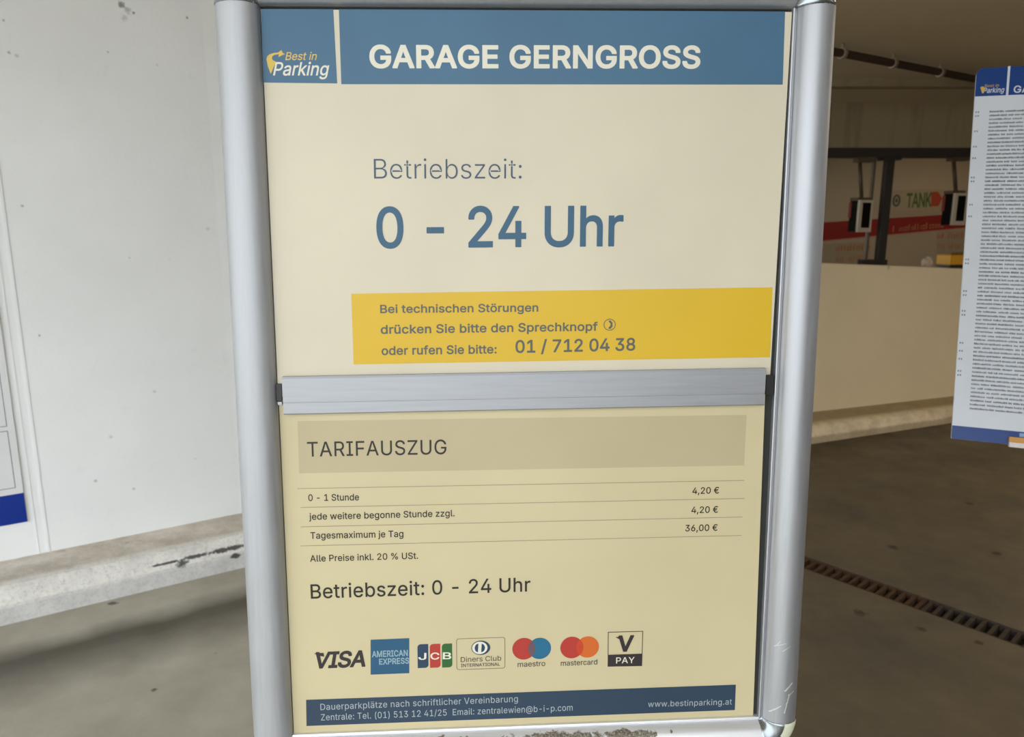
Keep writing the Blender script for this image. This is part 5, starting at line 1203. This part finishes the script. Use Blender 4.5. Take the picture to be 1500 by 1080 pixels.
# ------------------------------------------------------------------ HANGING DISPLAY BOXES
M_BOXW = simple('off_white_casing', (196, 184, 164), 0.45); M_BOXB = simple('black_screen', (14, 12, 12), 0.7, spec=0.1); M_REDL = simple('dark_red_edge', (120, 34, 30), .5)
def display(x, y, yt, label):
    Y = BY + 0.0
    c = ony(x, y, Y); top = ony(x, yt, Y)
    r = thing('hanging_display', label, 'display', (c.x, Y, c.z - .15), 'hanging display boxes')
    Mz = Matrix.Rotation(math.radians(12), 3, 'Z')
    mb = MB(); mb.box(c, (.15, .13, .30), M_BOXB, Mz); sub(mb, 'body', r, r, bevel=.006)
    # white front casing on the right-hand face with a black window
    n_ = Mz @ Vector((1, 0, 0)); fr = c + (Mz @ Vector((0, -.068, 0)))
    mb = MB()
    for (dx, dz, sx, sz) in ((0, .142, .15, .024), (0, -.132, .15, .040), (-.058, 0, .034, .27), (.066, 0, .018, .27)):
        mb.box(fr + n_ * dx + Vector((0, 0, dz)), (sx, .03, sz), M_BOXW, Mz)
    sub(mb, 'casing', r, r)
    mb = MB(); mb.box(fr + n_ * .012, (.108, .014, .25), M_BOXB, Mz); sub(mb, 'screen', r, r)
    e = c + (Mz @ Vector((-.077, .05, .06))); mb = MB(); mb.box(e, (.012, .035, .15), M_REDL, Mz); sub(mb, 'edge_strip', r, r)
    mb = MB(); mb.box(c + Vector((-.01, 0, .165)), (.14, .12, .03), simple('brown_bracket', (88, 70, 48), .6), Mz); sub(mb, 'bracket', r, r)
    mb = MB(); mb.tube(c + Vector((0, 0, .17)), Vector((top.x, Y, top.z)), .018, M_PIPE2, 10); sub(mb, 'rod', r, r)
    mb = MB(); mb.box((top.x + .04, Y, (top.z + zb - .09) / 2), (.16, .12, max(.02, zb - .09 - top.z)), M_PIPE2); sub(mb, 'hanger', r, r)
M_PIPE2 = simple('olive_brown_rod', (72, 58, 38), 0.5)
display(1259.5, 317, 238, 'black and white display box hanging left of the black column')
display(1397, 307, 236, 'black and white display box hanging beside the white notice board')

# ------------------------------------------------------------------ PAINTED SIGNS ON THE FAR WALL
FP = Panel((0, FY - .004, 0), (1, 0, 0), (0, 0, 1))
M_FR = simple('dark_red_paint', (140, 26, 22), .6); M_FT = simple('faded_orange_lettering', (176, 116, 78), .6); M_FG = simple('green_lettering', (64, 96, 36), .6)
M_FO = simple('orange_red_paint', (168, 66, 34), .6); M_FPAN = simple('pale_sign_panel', (166, 150, 122), .6); M_FS = simple('slate_emblem', (72, 76, 78), .6); M_PINK = simple('pale_pink_line', (190, 128, 108), .6)
M_FRL = simple('red_brown_lettering', (176, 82, 58), .6)
t = thing('painted_stripe', 'dark red stripe with pale edge crossing the far wall', 'sign', (3.8, FY - .004, 1.3))
mb = MB(); a, b, c, d = (FP.uv(*q) for q in ((1180, 327.5), (1430, 311.5), (1430, 332.5), (1180, 355.5)))
pr2(mb, FP, [a, d, c, b], -.003, .002, M_FR); sub(mb, 'stripe', t, t)
mb = MB(); FP.strip(mb, [d, c], .012, M_PINK, 16); sub(mb, 'stripe_edge', t, t)
def scribble(mb, x0, y0, x1, y1, h, mat, layer=18, seed=1):
    """lettering too blurred in the photograph to read: uneven strokes of the right height"""
    rn = random.Random(seed); a = Vector(FP.uv(x0, y0)); b = Vector(FP.uv(x1, y1)); hh = abs(FP.uv(x0, y0 - h)[1] - a.y); L = (b - a).length; d_ = (b - a).normalized(); u = 0
    while u < L:
        w_ = rn.uniform(.018, .032); g = rn.choice((.55, .7, 1, 1))
        p = a + d_ * u
        kind = rn.choice('|o-')
        if kind == '|': FP.poly(mb, [(p.x, p.y), (p.x + w_ * .5, p.y), (p.x + w_ * .5, p.y + hh), (p.x, p.y + hh)], mat, layer)
        elif kind == 'o': FP.ring(mb, (p.x + w_ * .6, p.y + hh * .35), w_ * .6, hh * .35, w_ * .3, mat, layer, 12)
        else:
            FP.poly(mb, [(p.x, p.y), (p.x + w_, p.y), (p.x + w_, p.y + hh * .25), (p.x, p.y + hh * .25)], mat, layer)
            FP.poly(mb, [(p.x, p.y + hh * .45), (p.x + w_, p.y + hh * .45), (p.x + w_, p.y + hh * .7), (p.x, p.y + hh * .7)], mat, layer)
        u += w_ + .012
        if rn.random() < .12: u += .04
mb = MB(); scribble(mb, 1307, 340, 1378, 333.5, 9, M_FT, 22, 2); sub(mb, 'lettering', t, t, fix=False)['label'] = 'faded orange lettering on the red stripe'
t = thing('wall_sign', 'pale sign with green and orange lettering above the red stripe', 'sign', (4.6, FY - .004, 1.5))
mb = MB(); a, b, c, d = (FP.uv(*q) for q in ((1303, 279), (1382, 277), (1380, 312), (1303, 317)))
pr2(mb, FP, [a, d, c, b], -.003, .003, M_FPAN); pan = sub(mb, 'panel', t, t)
mb = MB(); FP.text(mb, 'TANK', 1327, 304, 1364, 302.5, 20, M_FG, 24, .03, -.03); sub(mb, 'lettering', pan, t, fix=False)
mb = MB(); FP.poly(mb, [FP.uv(*q) for q in ((1364, 281.5), (1374, 281), (1380, 290.5), (1375, 302), (1363.5, 302.5))], M_FO, 24); sub(mb, 'arrow', pan, t, fix=False)
mb = MB(); cc = FP.uv(1313, 294); FP.ring(mb, cc, .052, .078, .026, M_FS, 24, 20); FP.ell(mb, cc, .018, .03, M_FS, 24, n=14); sub(mb, 'emblem', pan, t, fix=False)
for (x0, x1, y0, y1, lab, sd_) in ((1207, 1272, 357, 384, 'pale sign of blurred orange lettering below the stripe, left of the black column', 4), (1372, 1428, 339, 366, 'pale sign of blurred red lettering below the stripe, beside the white board', 7)):
    t = thing('wall_sign', lab, 'sign', (FP.at(*FP.uv(x0, y1))))
    mb = MB(); a, b, c, d = (FP.uv(*q) for q in ((x0, y0), (x1, y0 - 2.5), (x1, y1), (x0, y1 + 2))); pr2(mb, FP, [a, d, c, b], -.003, .003, M_FPAN); pan = sub(mb, 'panel', t, t)
    ox = 17 if x0 < 1300 else 0
    mb = MB(); scribble(mb, x0 + ox, y0 + 11, x1 - 1, y0 + 8.5, 8, M_FRL, 24, sd_); scribble(mb, x0 + ox + 1, y0 + 26, x1 - 1, y0 + 24, 8, M_FT, 24, sd_ + 1); sub(mb, 'lettering', pan, t, fix=False)

# ------------------------------------------------------------------ ON THE PARAPET
def onpar(x, back):
    """place on top of the parapet under image column x, set back from its front edge"""
    p = hit(x, 393, wall_b[4], pn); q = Vector((p.x, p.y, 0)) - pn * back
    return Vector((q.x, q.y, parz(q)))
M_YB = simple('yellow_plastic', (206, 150, 30), .5)
p = onpar(1402, .08)
t = thing('yellow_box', 'yellow box with a black foot standing on the parapet beside the white board', 'box', p)
Mp = Matrix.Rotation(math.atan2(tn2.y, tn2.x), 3, 'Z')
mb = MB(); mb.box(p + Vector((0, 0, .013)) + tn2 * .06, (.24, .12, .026), M_BLK, Mp); sub(mb, 'foot', t, t)
mb = MB(); mb.box(p + Vector((0, 0, .066)) + tn2 * .06, (.25, .125, .08), M_YB, Mp); sub(mb, 'body', t, t, bevel=.006)
mb = MB(); mb.box(p + Vector((0, 0, .114)) + tn2 * .06, (.25, .125, .016), simple('dark_amber_lid', (112, 76, 24), .5), Mp); sub(mb, 'lid', t, t)
p = onpar(1371, .08)
bm = bmesh.new(); bmesh.ops.create_icosphere(bm, subdivisions=3, radius=.045)
rn = random.Random(8)
from mathutils import noise as mn
for v in bm.verts:
    k = 1 + .35 * mn.noise(v.co * 38)
    v.co = Vector((v.co.x * k * .9, v.co.y * k * .8, v.co.z * k * 1.0)); 
    if v.co.z < -.036: v.co.z = -.036
me = bpy.data.meshes.new('crumpled_paper'); bm.to_mesh(me); bm.free()
o = bpy.data.objects.new('crumpled_paper', me); COL.objects.link(o); o.location = p + Vector((0, 0, .036))
me.materials.append(simple('dull_white_paper', (176, 158, 140), .8)); o['label'] = 'small crumpled pale paper lying left of the yellow box on the parapet'; o['category'] = 'paper'
